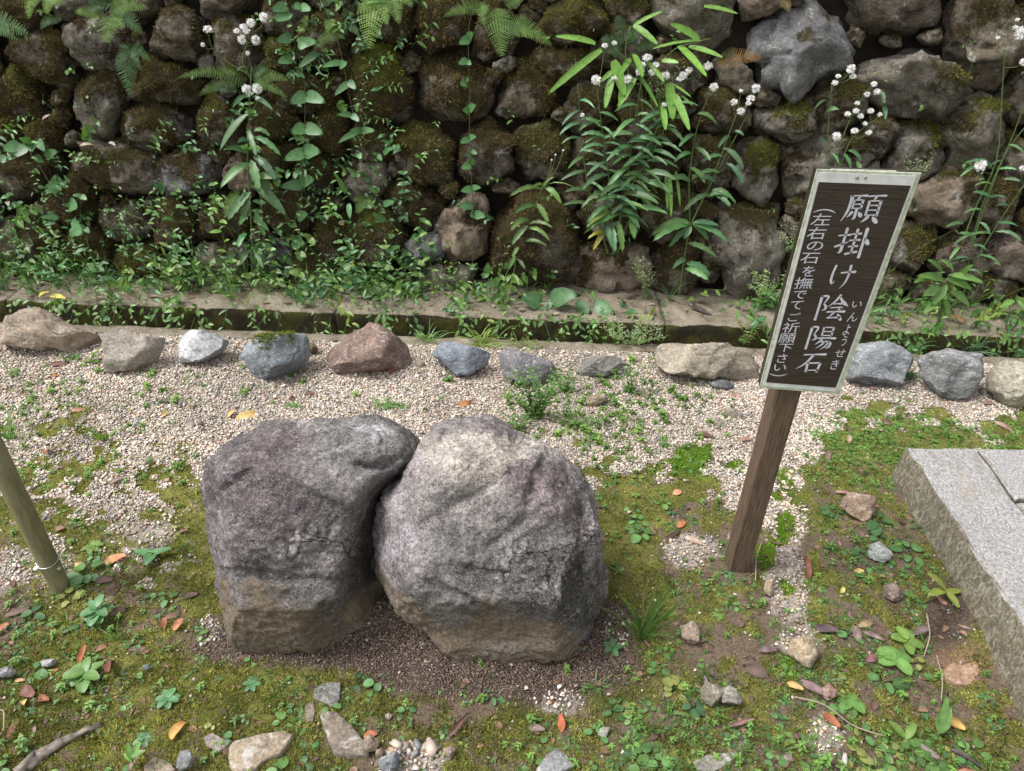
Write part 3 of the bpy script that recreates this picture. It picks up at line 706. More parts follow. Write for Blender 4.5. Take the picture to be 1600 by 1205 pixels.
def boulder(name, poly, label, seed, front, back, dl, pl, base, dirtline, sink, Zc=None, planes=()):
    cen, Wd, T, size = rock_shape(poly, front, back, 7, Zc=Zc, seed=seed, cuts=0, amp=(.030, .020, .006), pexp=2.55, sink=sink)
    for (nx, ny, nz_, ppx, ppy, doff, k) in planes:      # worn flat faces
        nn = nrm(nx*cr+ny*cu-nz_*fw); pt = PZ(ppx, ppy, (cen-CAM)@fw-doff)-cen
        ex = (Wd-pt)@nn; ex = np.where(ex > 0, ex, 0); Wd = Wd-nn[None]*(ex*k)[:, None]
    Wd = dents(cen, Wd, [(a, b, c, d, e, f*1.35, g*1.5) for a, b, c, d, e, f, g in dl])
    nd = Wd/(np.linalg.norm(Wd, axis=1)[:, None]+1e-9)
    Wd = Wd+nd*(.0045*facet(Wd*np.array([13, 13, 17])+seed, 31, 14)+.0035*facet(Wd*34+seed, 37, 14)+.0040*ridged(Wd*30+fbm(Wd*9, 2, 5)[:, None]*2, 4, 301)+.0040*fbm(Wd*90+seed, 3, 311)+.0035*ridged(Wd*60+seed, 2, 313))[:, None]
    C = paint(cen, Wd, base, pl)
    px, py, Z = proj(Wd+cen); nz = fbm(Wd*14, 3, 77)
    dirt = sstep(-15, 15, py-np.interp(px, *dirtline)+nz*55)*(1-.3*sstep(.1, .5, fbm(Wd*26, 3, 79)))
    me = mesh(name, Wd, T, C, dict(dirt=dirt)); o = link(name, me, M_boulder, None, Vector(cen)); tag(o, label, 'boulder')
    return cen, Wd
PU, GR_, CRM, WH, DKR = (.082, .062, .070), (.15, .142, .137), (.56, .51, .45), (.42, .40, .41), (.055, .052, .05)
boulder('boulder', LEFTB, 'purplish grey boulder with a jutting shoulder on top, the left one of the touching pair', 3, .17, .24,
  [(600,875,58,115,8,.13,1.8),(545,985,60,40,0,.06,1.4),(606,790,26,60,35,.07,1.5),(500,715,90,30,-8,.012,1),(560,905,20,60,20,.03,1.2),(430,900,90,10,5,.008,1),(455,690,16,40,30,.016,1.2),(390,740,110,8,-38,.010,1),(600,725,40,8,-20,.012,1),(560,735,14,10,0,.014,1),(575,700,60,25,10,-.02,1.3),(420,830,80,60,0,-.025,1.2),(500,760,70,14,28,-.016,1)],
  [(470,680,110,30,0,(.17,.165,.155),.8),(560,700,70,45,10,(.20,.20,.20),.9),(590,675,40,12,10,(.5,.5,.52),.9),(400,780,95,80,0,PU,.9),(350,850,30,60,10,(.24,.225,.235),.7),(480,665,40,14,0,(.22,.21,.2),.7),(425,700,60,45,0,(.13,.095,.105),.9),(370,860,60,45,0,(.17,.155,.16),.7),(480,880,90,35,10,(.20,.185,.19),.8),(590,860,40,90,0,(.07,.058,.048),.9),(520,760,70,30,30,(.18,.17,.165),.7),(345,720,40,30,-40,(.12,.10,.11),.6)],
  GR_, ([300,340,360,400,430,480,540,600,650],[925,915,925,915,932,938,955,905,880]), 8,
  planes=((-.12,.90,.42,470,722,.15,.92),(.02,-.10,.99,430,840,.145,.9),(-.80,-.10,.59,350,830,.085,.85),(-.55,.62,.56,370,705,.10,.85),(.55,-.25,.8,560,900,.12,.8),(.0,-.62,.78,440,970,.10,.85)))
boulder('boulder', RIGHTB, 'rounded grey boulder with a cream coloured crown, the right one of the touching pair', 9, .19, .25,
  [(765,893,42,5,8,.009,1.0),(730,900,8,22,25,.006,1.0),(700,800,110,9,-30,.005,.9),(835,760,10,60,20,.012,1.2),(905,820,20,30,0,.02,1.2),(900,910,12,60,20,.02,1.2),(720,930,60,8,25,.010,1),(700,740,60,40,0,-.015,1.2),(820,720,60,8,35,.010,1),(640,880,50,50,0,-.02,1.2),(770,980,120,30,0,.02,1.4),(690,700,8,40,20,.010,1.2),(800,830,60,8,-35,.010,1),(880,960,30,40,0,-.02,1.3)],
  [(740,720,110,60,0,CRM,.95),(850,705,45,22,35,(.55,.51,.48),.9),(615,860,30,26,0,(.62,.58,.62),.85),(625,760,22,60,25,(.45,.42,.44),.7),(600,905,30,50,0,(.36,.34,.36),.7),(660,770,45,50,20,(.24,.22,.225),.8),(855,770,50,45,20,(.15,.115,.12),.9),(765,665,60,14,0,(.17,.14,.15),.8),(720,800,110,45,0,(.26,.25,.24),.8),(820,860,110,60,0,(.10,.096,.096),.9),(640,860,40,35,0,(.36,.34,.37),.8),(690,885,60,45,0,(.22,.215,.21),.6),(875,915,100,66,25,(.032,.032,.031),.97),(790,870,60,40,0,(.09,.088,.085),.7),(760,905,50,30,0,(.08,.085,.075),.8),(930,930,22,50,0,(.13,.12,.115),.8),(910,820,20,30,0,(.12,.085,.08),.7)],  # pale spot low on the left flank is a highlight painted into the colour
  (.215,.203,.202), ([570,600,640,700,740,800,850,900,925,960],[880,905,935,965,955,940,965,1010,1040,1060]), 8,
  planes=((-.05,.80,.60,740,705,.135,.9),(.0,-.60,.80,760,985,.11,.9),(-.82,-.15,.57,612,860,.075,.85),(.70,.45,.56,870,745,.10,.9),(.80,-.25,.55,905,900,.085,.85),(.05,.12,.99,740,850,.165,.9),(-.55,.45,.70,660,740,.11,.85),(-.5,-.6,.62,650,960,.09,.8)))

def stone_thing(poly, rgb, label, front=None, seed=0, name='edging_stone', group=None, sub=4, cat='stone', cuts=9, moss_=False, sink=7):
    pa = np.array(poly, float); pc = (pa.min(0)+pa.max(0))/2; poly = [tuple(pc+(q-pc)*[1.07, 1.12]+[0, 1]) for q in pa]; rgb = tuple(c*.80 for c in rgb)
    xs = [p[0] for p in poly]; w_ = (max(xs)-min(xs))
    by = max(p[1] for p in poly); q = P(sum(xs)/len(xs), by); Zc = (q-CAM)@fw; mpp = Zc/F
    fr = (front or .38)*w_*mpp*.55
    cen, Wd, T, size = rock_shape(poly, fr, fr*1.3, sub, seed=seed, cuts=cuts, amp=(.04, .045, .018), pexp=4.6, sink=sink, cutr=(.55, .90))
    o = link(name, mesh(name, Wd, T), M_stone, None, Vector(cen)); o.color = (*rgb, 1); tag(o, label, cat, group)
    return cen, Wd, T, o
KG = 'edging stones along the drain kerb'
TAN, BLU, RED = (.34, .27, .20), (.20, .225, .26), (.235, .165, .14)
EDGE = [([(-18,515),(0,504),(20,492),(37,486),(60,486),(77,492),(92,504),(112,511),(135,522),(151,527),(147,536),(130,547),(107,549),(85,541),(50,540),(0,534)], (.36,.29,.225), 'long tan humped edging stone cut by the frame edge at the far left', .30),
 ([(150,527),(175,516),(190,519),(217,526),(250,528),(258,535),(252,547),(240,562),(215,571),(175,577),(148,577),(132,567),(147,547)], (.32,.285,.245), 'flat pale grey and tan slab rock beside the humped tan edging stone', .22),
 ([(255,544),(265,535),(282,522),(300,517),(325,521),(350,532),(347,544),(330,555),(305,563),(275,565),(257,562)], (.50,.51,.52), 'white streaked edging stone with dark moss on its back', .35),
 ([(375,550),(382,537),(400,531),(425,527),(450,525),(470,524),(475,532),(477,557),(459,578),(427,589),(400,588),(388,582)], (.21,.235,.26), 'blocky blue grey edging stone with bright green moss on top', .42),
 ([(507,560),(517,542),(540,527),(560,515),(582,506),(595,514),(617,527),(632,545),(636,562),(625,575),(600,579),(562,578),(530,577)], RED, 'pyramid shaped reddish brown edging stone with a peaked top', .42),
 ([(661,544),(682,535),(710,537),(742,544),(762,552),(760,567),(732,583),(707,582),(690,573),(670,559)], (.235,.265,.31), 'low blue slate coloured edging stone under the yellow green grass tufts', .25),
 ([(771,567),(780,550),(800,547),(830,555),(857,565),(869,577),(860,592),(837,596),(815,593),(775,588)], (.225,.22,.235), 'flat purplish grey edging stone directly behind the feathery weed', .25),
 ([(895,572),(905,560),(940,557),(975,557),(982,570),(950,586),(912,586)], (.25,.24,.22), 'low grey edging stone half hidden by thin weeds', .22),
 ([(1030,550),(1040,536),(1065,537),(1095,541),(1132,540),(1152,549),(1176,561),(1188,577),(1178,591),(1125,587),(1075,583),(1044,579),(1033,568)], (.37,.32,.25), 'long pale block shaped edging stone just before the sign', .34),
 ([(1332,560),(1340,542),(1360,537),(1377,535),(1400,542),(1425,557),(1441,567),(1438,584),(1415,594),(1380,599),(1350,599),(1332,589)], (.22,.235,.25), 'dark blue grey edging stone showing from behind the sign', .40),
 ([(1444,562),(1465,552),(1500,545),(1532,555),(1538,567),(1532,590),(1520,612),(1497,620),(1470,608),(1450,587)], (.235,.245,.245), 'heart shaped grey edging stone with fine slanting layers', .42),
 ([(1557,582),(1570,569),(1600,568),(1628,575),(1640,605),(1605,634),(1575,625),(1557,607)], (.36,.33,.26), 'cream topped grey edging stone cut by the frame edge', .42)]
def moss_cap(cen, Wd, T, o, px0, px1, n=5000):
    a, b, c = Wd[T[:, 0]], Wd[T[:, 1]], Wd[T[:, 2]]; cn = np.cross(b-a, c-a); ar = np.linalg.norm(cn, axis=1); nn = cn/(ar[:, None]+1e-12); m_ = (a+b+c)/3
    px, py, _ = proj(m_+cen); zt = m_[:, 2]; wgt = ar*sstep(.45, .8, nn[:, 2]+.35*fbm(m_*40, 3, 5))*(px > px0)*(px < px1)*sstep(zt.max()*.45, zt.max()*.62, zt); f = rng.choice(len(T), n, p=wgt/wgt.sum()); u = rng.random((n, 2)); fl = u.sum(1) > 1; u[fl] = 1-u[fl]
    p = a[f]+(b[f]-a[f])*u[:, :1]+(c[f]-a[f])*u[:, 1:]; d = nn[f]+rng.normal(0, .6, (n, 3)); sv = np.cross(d, rng.normal(0, 1, (n, 3))); sv /= np.linalg.norm(sv, axis=1)[:, None]; sv *= .0014
    V = np.stack([p-sv, p+sv, p+d*rng.uniform(.004, .009, (n, 1))], 1).reshape(-1, 3); C = np.repeat(np.array([[.16, .19, .03]])*rng.uniform(.4, 1.5, (n, 1)), 3, 0)
    k = link('moss', mesh('moss_cap', V, np.arange(3*n).reshape(-1, 3), C), M_moss, o); k['kind'] = 'stuff'
for i, (pl, c, lb, fr) in enumerate(EDGE):
    r_ = stone_thing(pl, c, lb, fr, 20+i, group=KG, sub=5)
    if i == 3: moss_cap(*r_, 378, 460, n=2200)
def small(cx, cy, w_, h_, rgb, label, ang=0, seed=0, front=.42, n=5, sub=4, group=None, name='loose_stone'):
    rs_ = random.Random(seed*7+3); a0 = R(ang); poly = []
    for k in range(n):
        t = (k+rs_.uniform(-.28, .28))/n*2*math.pi; q = rs_.uniform(.86, 1.12); x, y = math.cos(t)*w_/2*q, math.sin(t)*h_/2*q
        poly.append((cx+x*math.cos(a0)-y*math.sin(a0), cy+x*math.sin(a0)+y*math.cos(a0)))
    stone_thing(poly, rgb, label, front, 60+seed, name, group, sub, 'stone', sink=2)
LST = [(1081,989,32,40,(.36,.28,.21),'small upright tan stone between the grass tuft and the blocky tan stone',10,.45),
 (1259,1018,52,46,(.36,.28,.19),'angular tan cube of rock on the soil below the sign post',5,.5),
 (1112,1084,40,36,(.27,.24,.19),'left lobe of the broken double lump of grey brown stone',-15,.45),
 (1143,1088,32,34,(.25,.23,.195),'right lobe of the broken double lump of grey brown stone',10,.45),
 (1297,1083,28,22,(.33,.22,.18),'small pinkish brown square stone on the litter beside the yellow leaf',0,.4),
 (1376,862,38,34,(.40,.41,.40),'whitish rounded stone among the weeds near the platform',0,.45),
 (1396,925,38,30,(.30,.22,.19),'dull reddish flat stone among round leaves below the whitish stone',15,.35),
 (1345,790,66,44,(.36,.26,.19),'half buried orange tan rock in the weeds left of the platform corner',10,.3),
 (1203,917,18,30,(.32,.25,.17),'thin upright brown stone standing in the gravel by the post foot',0,.35),
 (536,1146,66,60,(.20,.165,.135),'large brown angular rock with a purple grey facet below the boulders',35,.35),
 (578,1164,30,28,(.33,.26,.20),'cracked tan stone next to the orange leaf at the bottom',0,.5),
 (593,1176,14,14,(.32,.25,.20),'tiny tan stone leaning on the cracked tan stone',0,.5),
 (609,1192,46,34,(.20,.215,.235),'blue grey stone with rusty streaks in the small gravel heap',-20,.45),
 (410,1172,104,50,(.28,.225,.165),'broad flat tan slab rock lying in the moss at the bottom',-10,.16),
 (340,1160,44,30,(.24,.21,.19),'jagged grey stone flush with the moss left of the flat tan slab',10,.2),
 (512,1085,44,34,(.19,.19,.18),'flat grey slate in the moss with lighter chips',0,.14),
 (485,1113,20,36,(.21,.175,.15),'narrow brown stone beside the grey slate in the moss',10,.2),
 (245,1195,46,26,(.26,.215,.165),'brown stone cut by the lower edge left of the jagged grey one',0,.25),
 (288,1188,28,40,(.23,.235,.24),'grey stone under a dark red leaf at the lower edge',0,.2),
 (865,1190,50,36,(.22,.225,.225),'grey wedge rock at the lower edge under small weeds',-20,.25),
 (1118,1190,70,24,(.23,.215,.19),'flat grey brown rock sunk in the moss at the lower edge',-8,.2),
 (1128,600,38,16,(.15,.155,.165),'flat dark grey stone lying on the gravel in front of the long pale block',0,.3),
 (652,566,24,20,(.36,.28,.22),'small tan lump at the right foot of the pyramid shaped stone',0,.5),
 (935,624,46,24,(.30,.24,.16),'sandy half buried stone in the weedy gravel',0,.25),
 (1146,644,34,18,(.30,.26,.21),'little brown wedge of stone on the gravel left of the post',15,.3),
 (1004,692,18,10,(.42,.34,.25),'small yellowish stone on the gravel behind the right boulder',0,.4),
 (1232,1186,16,18,(.30,.26,.22),'small brown upright pebble stone at the lower edge of the path',0,.4),
 (728,1098,16,12,(.14,.16,.21),'small dark blue stone just below the right boulder',10,.4),
 (676,1162,12,16,(.2,.21,.24),'tiny blue grey chip in the moss near the lower edge',30,.4),
 (703,1175,17,22,(.30,.21,.17),'small brown stone beside a sprig near the lower edge',5,.4),
 (607,1119,12,10,(.42,.36,.29),'pale pebble pair member in the moss below the boulders',0,.5),
 (75,1035,28,12,(.36,.35,.36),'smooth pale oblong stone among leaf litter',-4,.35),
 (5,1052,36,16,(.30,.29,.31),'smooth grey oblong stone at the frame edge in the litter',0,.35),
 (228,1042,14,9,(.26,.27,.28),'small grey stone right of the long red leaf',-20,.4),
 (487,543,18,24,(.14,.12,.07),'small mossy brown stone between the blue block and the pyramid stone',0,.5),
 (300,633,14,9,(.34,.25,.19),'small orange stone on the gravel left of the boulders',0,.4),
 (213,660,10,10,(.22,.23,.25),'small bluish stone on the gravel',0,.4),
 (295,664,16,11,(.44,.35,.27),'flat pale orange stone on the gravel beside a yellow leaf',0,.3),
 (943,1143,22,14,(.30,.31,.27),'small greenish grey stone in the weeds near the lower edge',-20,.35)]
def flat_stone(poly, rgb, label, th, seed, name='loose_stone'):
    pts = []
    for i in range(len(poly)):
        p, q = np.array(poly[i], float), np.array(poly[(i+1) % len(poly)], float)
        for t in np.linspace(0, 1, 6, endpoint=False): pts.append(p+(q-p)*t)
    g = np.array([G(x, y) for x, y in pts]); cen = g.mean(0); ring = g-cen; m_ = len(ring); size = np.linalg.norm(ring[:, :2], axis=1).mean()
    lv = [(1.03, -.02), (1.0, th*.55), (.975, th*.9), (.9, th), (.7, th*1.05), (.45, th*1.1), (.2, th*1.1)]
    V = np.concatenate([np.stack([ring[:, 0]*a, ring[:, 1]*a, ring[:, 2]*0+b], 1) for a, b in lv]+[np.array([[0, 0, th*1.1]])])
    q = V/size; nz = .055*facet(q*1.6+seed, seed)+.03*facet(q*5+seed, seed+2)+.012*fbm(q*12, 3, seed); V[:, 2] += nz*size*(V[:, 2] > 0); V[:, :2] *= 1+.5*fbm(q*3.5+seed, 3, seed+9)[:, None]*.12
    T = []
    for k in range(len(lv)-1):
        for i in range(m_):
            j = (i+1) % m_; a, b = k*m_+i, k*m_+j; T += [[a, b, b+m_], [a, b+m_, a+m_]]
    k = len(lv)-1
    for i in range(m_): T.append([k*m_+i, k*m_+(i+1) % m_, len(V)-1])
    T = np.array(T); a, b, c = V[T[0, 0]], V[T[0, 1]], V[T[0, 2]]
    if np.cross(b-a, c-a)@(V[T[0, 0]]*[1, 1, 0]) < 0: T = T[:, ::-1]
    o = link(name, mesh(name, V, T), M_stone, None, Vector(cen)); o.color = (*rgb, 1); tag(o, label, 'stone')
FLAT = {'flat tan slab': [(358,1172),(368,1162),(398,1153),(440,1147),(460,1150),(452,1168),(440,1182),(420,1188),(400,1205),(372,1212),(360,1200)], 'brown angular rock': [(500,1122),(505,1113),(527,1117),(548,1135),(572,1165),(578,1182),(545,1184),(522,1182),(510,1150)],
 'jagged grey': [(318,1152),(332,1145),(350,1155),(362,1160),(350,1170),(342,1176),(322,1165)], 'slate': [(491,1078),(510,1068),(533,1069),(531,1095),(522,1108),(500,1098),(490,1092)], 'sunk': [(1083,1192),(1105,1182),(1140,1178),(1162,1172),(1150,1186),(1130,1200),(1110,1210),(1090,1205)], 'narrow': [(478,1104),(490,1098),(493,1112),(490,1130),(476,1128)], 'lower brown': [(225,1196),(240,1182),(262,1188),(275,1202),(250,1212),(222,1212)], 'wedge': [(838,1205),(852,1185),(868,1172),(885,1184),(897,1200),(870,1215),(840,1220)],
 'clay': [(1472,1048),(1490,1030),(1515,1018),(1530,1022),(1536,1045),(1520,1064),(1500,1062)]}
def kind_(lb):
    for a, b in (('broad flat tan', 'flat tan slab'), ('large brown angular', 'brown angular rock'), ('jagged grey stone', 'jagged grey'), ('grey slate in the moss with', 'slate'), ('sunk in the moss', 'sunk'), ('narrow brown stone beside', 'narrow'), ('brown stone cut by', 'lower brown'), ('grey wedge rock', 'wedge')):
        if a in lb: return b
for i, (cx, cy, w_, h_, c, lb, an, fr) in enumerate(LST):
    k = kind_(lb)
    if k: flat_stone(FLAT[k], c, lb, .016 if k in ('flat tan slab', 'brown angular rock', 'wedge') else .007, i+3)
    else: small(cx, cy, w_, h_, c, lb, an, i, fr)
flat_stone(FLAT['clay'], (.34, .22, .15), 'crumbling sandy orange stone flush with the soil beside the platform', .006, 77)

#@@PART2@@
# ------------------------------------------------------------------ granite platform
def platform():
    zt = .135
    A = P(1416, 698, zt); Bp = P(1600, 979, zt); D = nrm([Bp[0]-A[0], Bp[1]-A[1], 0]); back = nrm([P(1600, 701, zt)[0]-A[0], P(1600, 701, zt)[1]-A[1], 0])
    J = P(1527, 700, zt); J2 = P(1600, 797, zt); DJ = nrm(J2-J)
    t = thing('stone_platform', (A[0], A[1], 0), 'raised platform of pale granite slabs with dark stained sides, cut by the frame edge', 'platform')
    def prism(name, quad, z0, z1, taper=.0, chip=0.004):
        quad = [np.array([q[0], q[1]]) for q in quad]; n = 26; ring = []
        cen = sum(quad)/4
        for i in range(4):
            for u in np.linspace(0, 1, n, endpoint=False): ring.append(quad[i]*(1-u)+quad[(i+1) % 4]*u)
        ring = np.array(ring); m_ = len(ring)
        inn = ring+(cen-ring)/np.linalg.norm(cen-ring, axis=1)[:, None]*.006
        outw = ring+(ring-cen)/np.linalg.norm(cen-ring, axis=1)[:, None]*taper
        lv = [(outw, z0)]+[(outw*(1-k/7)+ring*(k/7), z0+(z1-.007-z0)*k/7) for k in range(1, 8)]+[(inn, z1)]
        V = []
        for r_, z in lv: V += [[p[0], p[1], z] for p in r_]
        V = np.array(V); nz = fbm(V*16, 3, 401)*chip+fbm(V*55, 3, 402)*chip*.8
        V[:, 0] += nz; V[:, 1] += nz*.7; V[-m_:, 2] += nz[-m_:]*.5
        T = []
        for k in range(len(lv)-1):
            for i in range(m_):
                j = (i+1) % m_; a, b = k*m_+i, k*m_+j; T += [[a, b, b+m_], [a, b+m_, a+m_]]
        V = np.concatenate([V, [[cen[0], cen[1], z1+.001]]]); e = len(V)-1; k = len(lv)-1
        for i in range(m_): T.append([k*m_+i, k*m_+(i+1) % m_, e])
        me = mesh(name, V-np.array(t['_loc']), np.array(T)[:, ::-1], smooth=False)
        link(name, me, M_granite, t)
    e = back*.007
    prism('slab', [A, A+D*1.15, J+DJ*1.12-e, J-e], -.22, zt, .022, .007)
    K = J+DJ*((P(1588, 778, zt)-J)@DJ)
    prism('slab', [J+e, K+e, K+back*.62, J+back*.62], -.2, zt-.003, .006)
    prism('slab', [K+e+DJ*.008, J+DJ*1.12+e, J+DJ*1.12+back*.6, K+back*.62+DJ*.008], -.2, zt-.006, .006)
platform()

# ------------------------------------------------------------------ sign
def sign():
    base = P(1148, 893); Yf = base[1]-.005
    q = lambda px, py: PY(px, py, Yf-.022)
    post_x = P(1150, 893)[0]
    t = thing('sign_board', (base[0], base[1], 0), 'dark wooden sign with white Japanese lettering on a square brown post stuck in the gravel', 'sign')
    o_ = np.array(t['_loc'])
    # post
    lo = PY(1138, 893, Yf)[0]; hi = PY(1171, 893, Yf)[0]; tl = PY(1217, 607, Yf)[0]; tr = PY(1254, 607, Yf)[0]; zt = PY(1235, 607, Yf)[2]
    print('post', lo, hi, tl, tr, zt, 'base', base)
    wd = ((hi-lo)+(tr-tl))/2; cx = (lo+hi+tl+tr)/4; lean = ((tl+tr)-(lo+hi))/2/zt
    top = q(1277, 265)[2]-.06
    n = 30; V = []; T = []
    cs = [(-wd/2, 0), (-wd/2+.003, -.003), (wd/2-.003, -.003), (wd/2, 0), (wd/2, .05), (wd/2-.003, .053), (-wd/2+.003, .053), (-wd/2, .05)]
    for i in range(n+1):
        z = -.12+(top+.12)*i/n; tp = 1 if z > 0.0 else 1+z*5
        for a, b in cs: V.append([(a)*tp+(z)*lean+(lo+hi)/2-0*cx, Yf+.003+b*tp, z])
    V = np.array(V); k = 8
    for i in range(n):
        for j in range(k):
            a, b = i*k+j, i*k+(j+1) % k; T += [[a, b, b+k], [a, b+k, a+k]]
    V = np.concatenate([V, V[-8:].mean(0)[None]]); 
    for j in range(k): T.append([n*k+j, n*k+(j+1) % k, len(V)-1])
    link('post', mesh('post', V-o_, T, smooth=False), M_post, t)
    TL, TR, BR_, BL_ = q(1277, 265), q(1440, 271), q(1312, 616), q(1187, 606)
    print('board', TL, TR, BR_, BL_)
    def plate(name, corners, y0, y1, mat, rad=.0):
        Vp = [[c[0], y0, c[2]] for c in corners]+[[c[0], y1, c[2]] for c in corners]
        Tn = [(0,2,1),(0,3,2),(4,5,6),(4,6,7),(0,1,5),(0,5,4),(1,2,6),(1,6,5),(2,3,7),(2,7,6),(3,0,4),(3,4,7)]
        link(name, mesh(name, np.array(Vp)-o_, np.array(Tn)[:, ::-1], smooth=False), mat, t)
    Y0 = Yf-.022
    X0, X1 = (TL[0]+BL_[0])/2, (TR[0]+BR_[0])/2; Z1, Z0 = (TL[2]+TR[2])/2, (BL_[2]+BR_[2])/2
    # keep the small skew of the real board
    cor = lambda l, r, tp, bt: [TL+(TR-TL)*l/163*1.0+(BL_-TL)*tp/345, TR-(TR-TL)*r/163+(BR_-TR)*tp/345, BR_-(BR_-BL_)*r/125-(BR_-TR)*bt/345, BL_+(BR_-BL_)*l/125-(BL_-TL)*bt/345]
    plate('backing_board', cor(1, 1, 1, 1), Y0+.004, Yf+.002, M_board)
    plate('plastic_film', cor(0, 0, 0, 0), Y0, Y0+.0035, M_film)
    plate('white_border', cor(3.4, 7, 3.5, 4.5), Y0-.0012, Y0-.0002, M_white)
    plate('dark_panel', cor(7.2, 10.3, 16, 12), Y0-.0022, Y0-.0013, M_board)
    tl_, tr_ = PY(1300, 265.5, Y0), PY(1402, 268.5, Y0)
    plate('clip_strip', [tl_, tr_, tr_-[0, 0, .006], tl_-[0, 0, .006]], Y0+.004, Y0+.007, M_film)
    for sx_ in (1339, 1352):
        c_ = PY(sx_, 277.5, Y0-.0013); mb_ = MB(); tube(mb_, [c_, c_+[0, -.0012, 0], c_+[0, -.0016, 0]], [.0032, .0032, .002], (.30, .24, .20), 10); mb_.build('screw', M_litter, t)
    YL = Y0-.0026
    def local(px, py): p = PY(px, py, YL); return p
    # brush written big characters: strokes on a 100 x 100 field, y down; ('h',x0,y0,x1,y1) across, other letters pick a brush shape
    def stroke(pts, ws):
        pts = smoothline([(a, b, 0) for a, b in pts], 9 if len(pts) > 2 else 6)[:, :2]; m_ = len(pts)
        ws = np.interp(np.linspace(0, 1, m_), np.linspace(0, 1, len(ws)), ws)/2
        tg = np.gradient(pts, axis=0); tg /= np.linalg.norm(tg, axis=1)[:, None]+1e-9; nn = np.stack([-tg[:, 1], tg[:, 0]], 1)
        V = np.concatenate([pts+nn*ws[:, None], pts-nn*ws[:, None]]); T = []
        for i in range(m_-1): T += [[i, i+1, m_+i+1], [i, m_+i+1, m_+i]]
        # soft brush ends
        e0 = pts[0]-tg[0]*ws[0]*.8; e1 = pts[-1]+tg[-1]*ws[-1]*.8
        V = np.concatenate([V, [e0, e1]]); T += [[2*m_, 0, m_], [2*m_+1, 2*m_-1, m_-1]]
        return V, np.array(T)
    Hs = lambda x0, y0, x1, y1, w=5: ([(x0, y0), ((x0+x1)/2, (y0+y1)/2-1), (x1, y1)], [w*.9, w*.75, w*1.5])
    Vs_ = lambda x0, y0, x1, y1, w=8: ([(x0, y0), (x1, y1)], [w*1.1, w*.9, w])
    PL = lambda *p, w=8: (list(p), [w*1.1, w, w*.7, w*.15])      # left falling, fading out
    NA = lambda *p, w=8: (list(p), [w*.4, w*.8, w*1.6, w*.2])    # right falling, swelling
    DT = lambda x0, y0, x1, y1, w=9: ([(x0, y0), (x1, y1)], [w*.4, w*1.3, w*.9])
    def box_(x0, y0, x1, y1, w=6): return [Vs_(x0, y0, x0, y1, w), ([(x0, y0), (x1, y0-1.5)], [w*.7, w*.8]), Vs_(x1, y0-1.5, x1, y1, w*1.1)]
    CH = {
     'gan': [Hs(8, 10, 50, 7), PL((13, 10), (13, 45), (9, 70), (0, 92)), PL((33, 10), (29, 17), (26, 20), w=6)]+box_(21, 22, 43, 50, 5)+[Hs(22, 36, 43, 35, 4), Hs(22, 49, 43, 48, 4), ([(33, 50), (33, 86), (26, 82)], [7, 7, 7, 1]), PL((23, 60), (18, 72), (13, 78), w=7), DT(41, 60, 49, 74),
             Hs(54, 9, 98, 5), PL((75, 8), (72, 17), (69, 21), w=6)]+box_(60, 23, 89, 70, 6)+[Hs(61, 38, 88, 37, 4), Hs(61, 53, 88, 52, 4), Hs(61, 69, 88, 68, 4), PL((68, 73), (62, 84), (53, 93), w=8), DT(80, 74, 94, 92, 10)],
     'kake': [Hs(4, 28, 38, 24), ([(23, 4), (23, 50), (23, 90), (13, 82)], [9, 7, 8, 9, 1]), ([(2, 63), (20, 56), (38, 46)], [7, 6, 1.5]), Hs(42, 22, 68, 19), Vs_(55, 6, 55, 42, 7), Hs(40, 42, 70, 39), Hs(42, 62, 68, 59), Vs_(55, 46, 55, 82, 7), ([(38, 86), (55, 81), (71, 77)], [7, 6, 8]), Vs_(82, 3, 82, 96, 9), DT(84, 34, 98, 52, 10)],
     'ke': [([(16, 6), (10, 40), (12, 75), (20, 88), (26, 66)], [8, 7, 9, 7, 1]), Hs(42, 34, 92, 28, 7), ([(70, 4), (72, 45), (66, 78), (50, 97)], [9, 8, 7, 1])],
     'in': [([(8, 10), (34, 6), (28, 24), (22, 36)], [6, 7, 6, 3]), ([(22, 36), (34, 48), (30, 60), (20, 60)], [5, 8, 7, 1]), Vs_(10, 10, 9, 97, 8), PL((68, 3), (60, 22), (48, 38), (36, 48), w=7), NA((66, 6), (76, 22), (88, 34), (102, 42), w=8), Hs(55, 36, 78, 34, 5), Hs(48, 50, 84, 48, 5), ([(82, 49), (72, 58)], [6, 2]), Hs(40, 66, 96, 62, 6), PL((64, 66), (56, 78), (48, 86), w=6), Hs(46, 88, 86, 85, 6), DT(76, 72, 92, 94, 9)],
     'you': [([(8, 8), (34, 5), (28, 24), (22, 36)], [6, 7, 6, 3]), ([(22, 36), (34, 48), (30, 60), (20, 60)], [5, 8, 7, 1]), Vs_(10, 8, 9, 97, 8)]+box_(50, 8, 82, 42, 6)+[Hs(51, 25, 82, 24, 5), Hs(51, 41, 82, 40, 5), Hs(38, 52, 98, 50, 6), PL((54, 56), (46, 68), (36, 78), w=7), ([(50, 66), (90, 63), (87, 85), (80, 97), (72, 90)], [5, 7, 8, 8, 1]), PL((66, 66), (58, 80), (42, 94), w=6), PL((80, 65), (74, 82), (58, 99), w=6)],
     'ishi': [Hs(18, 14, 96, 9, 7), PL((52, 14), (40, 42), (22, 66), (2, 80), w=9), Vs_(40, 50, 42, 92, 9), ([(40, 52), (86, 49)], [6, 8]), Vs_(86, 50, 82, 92, 9), Hs(42, 86, 84, 84, 6)]}
    big = MB()
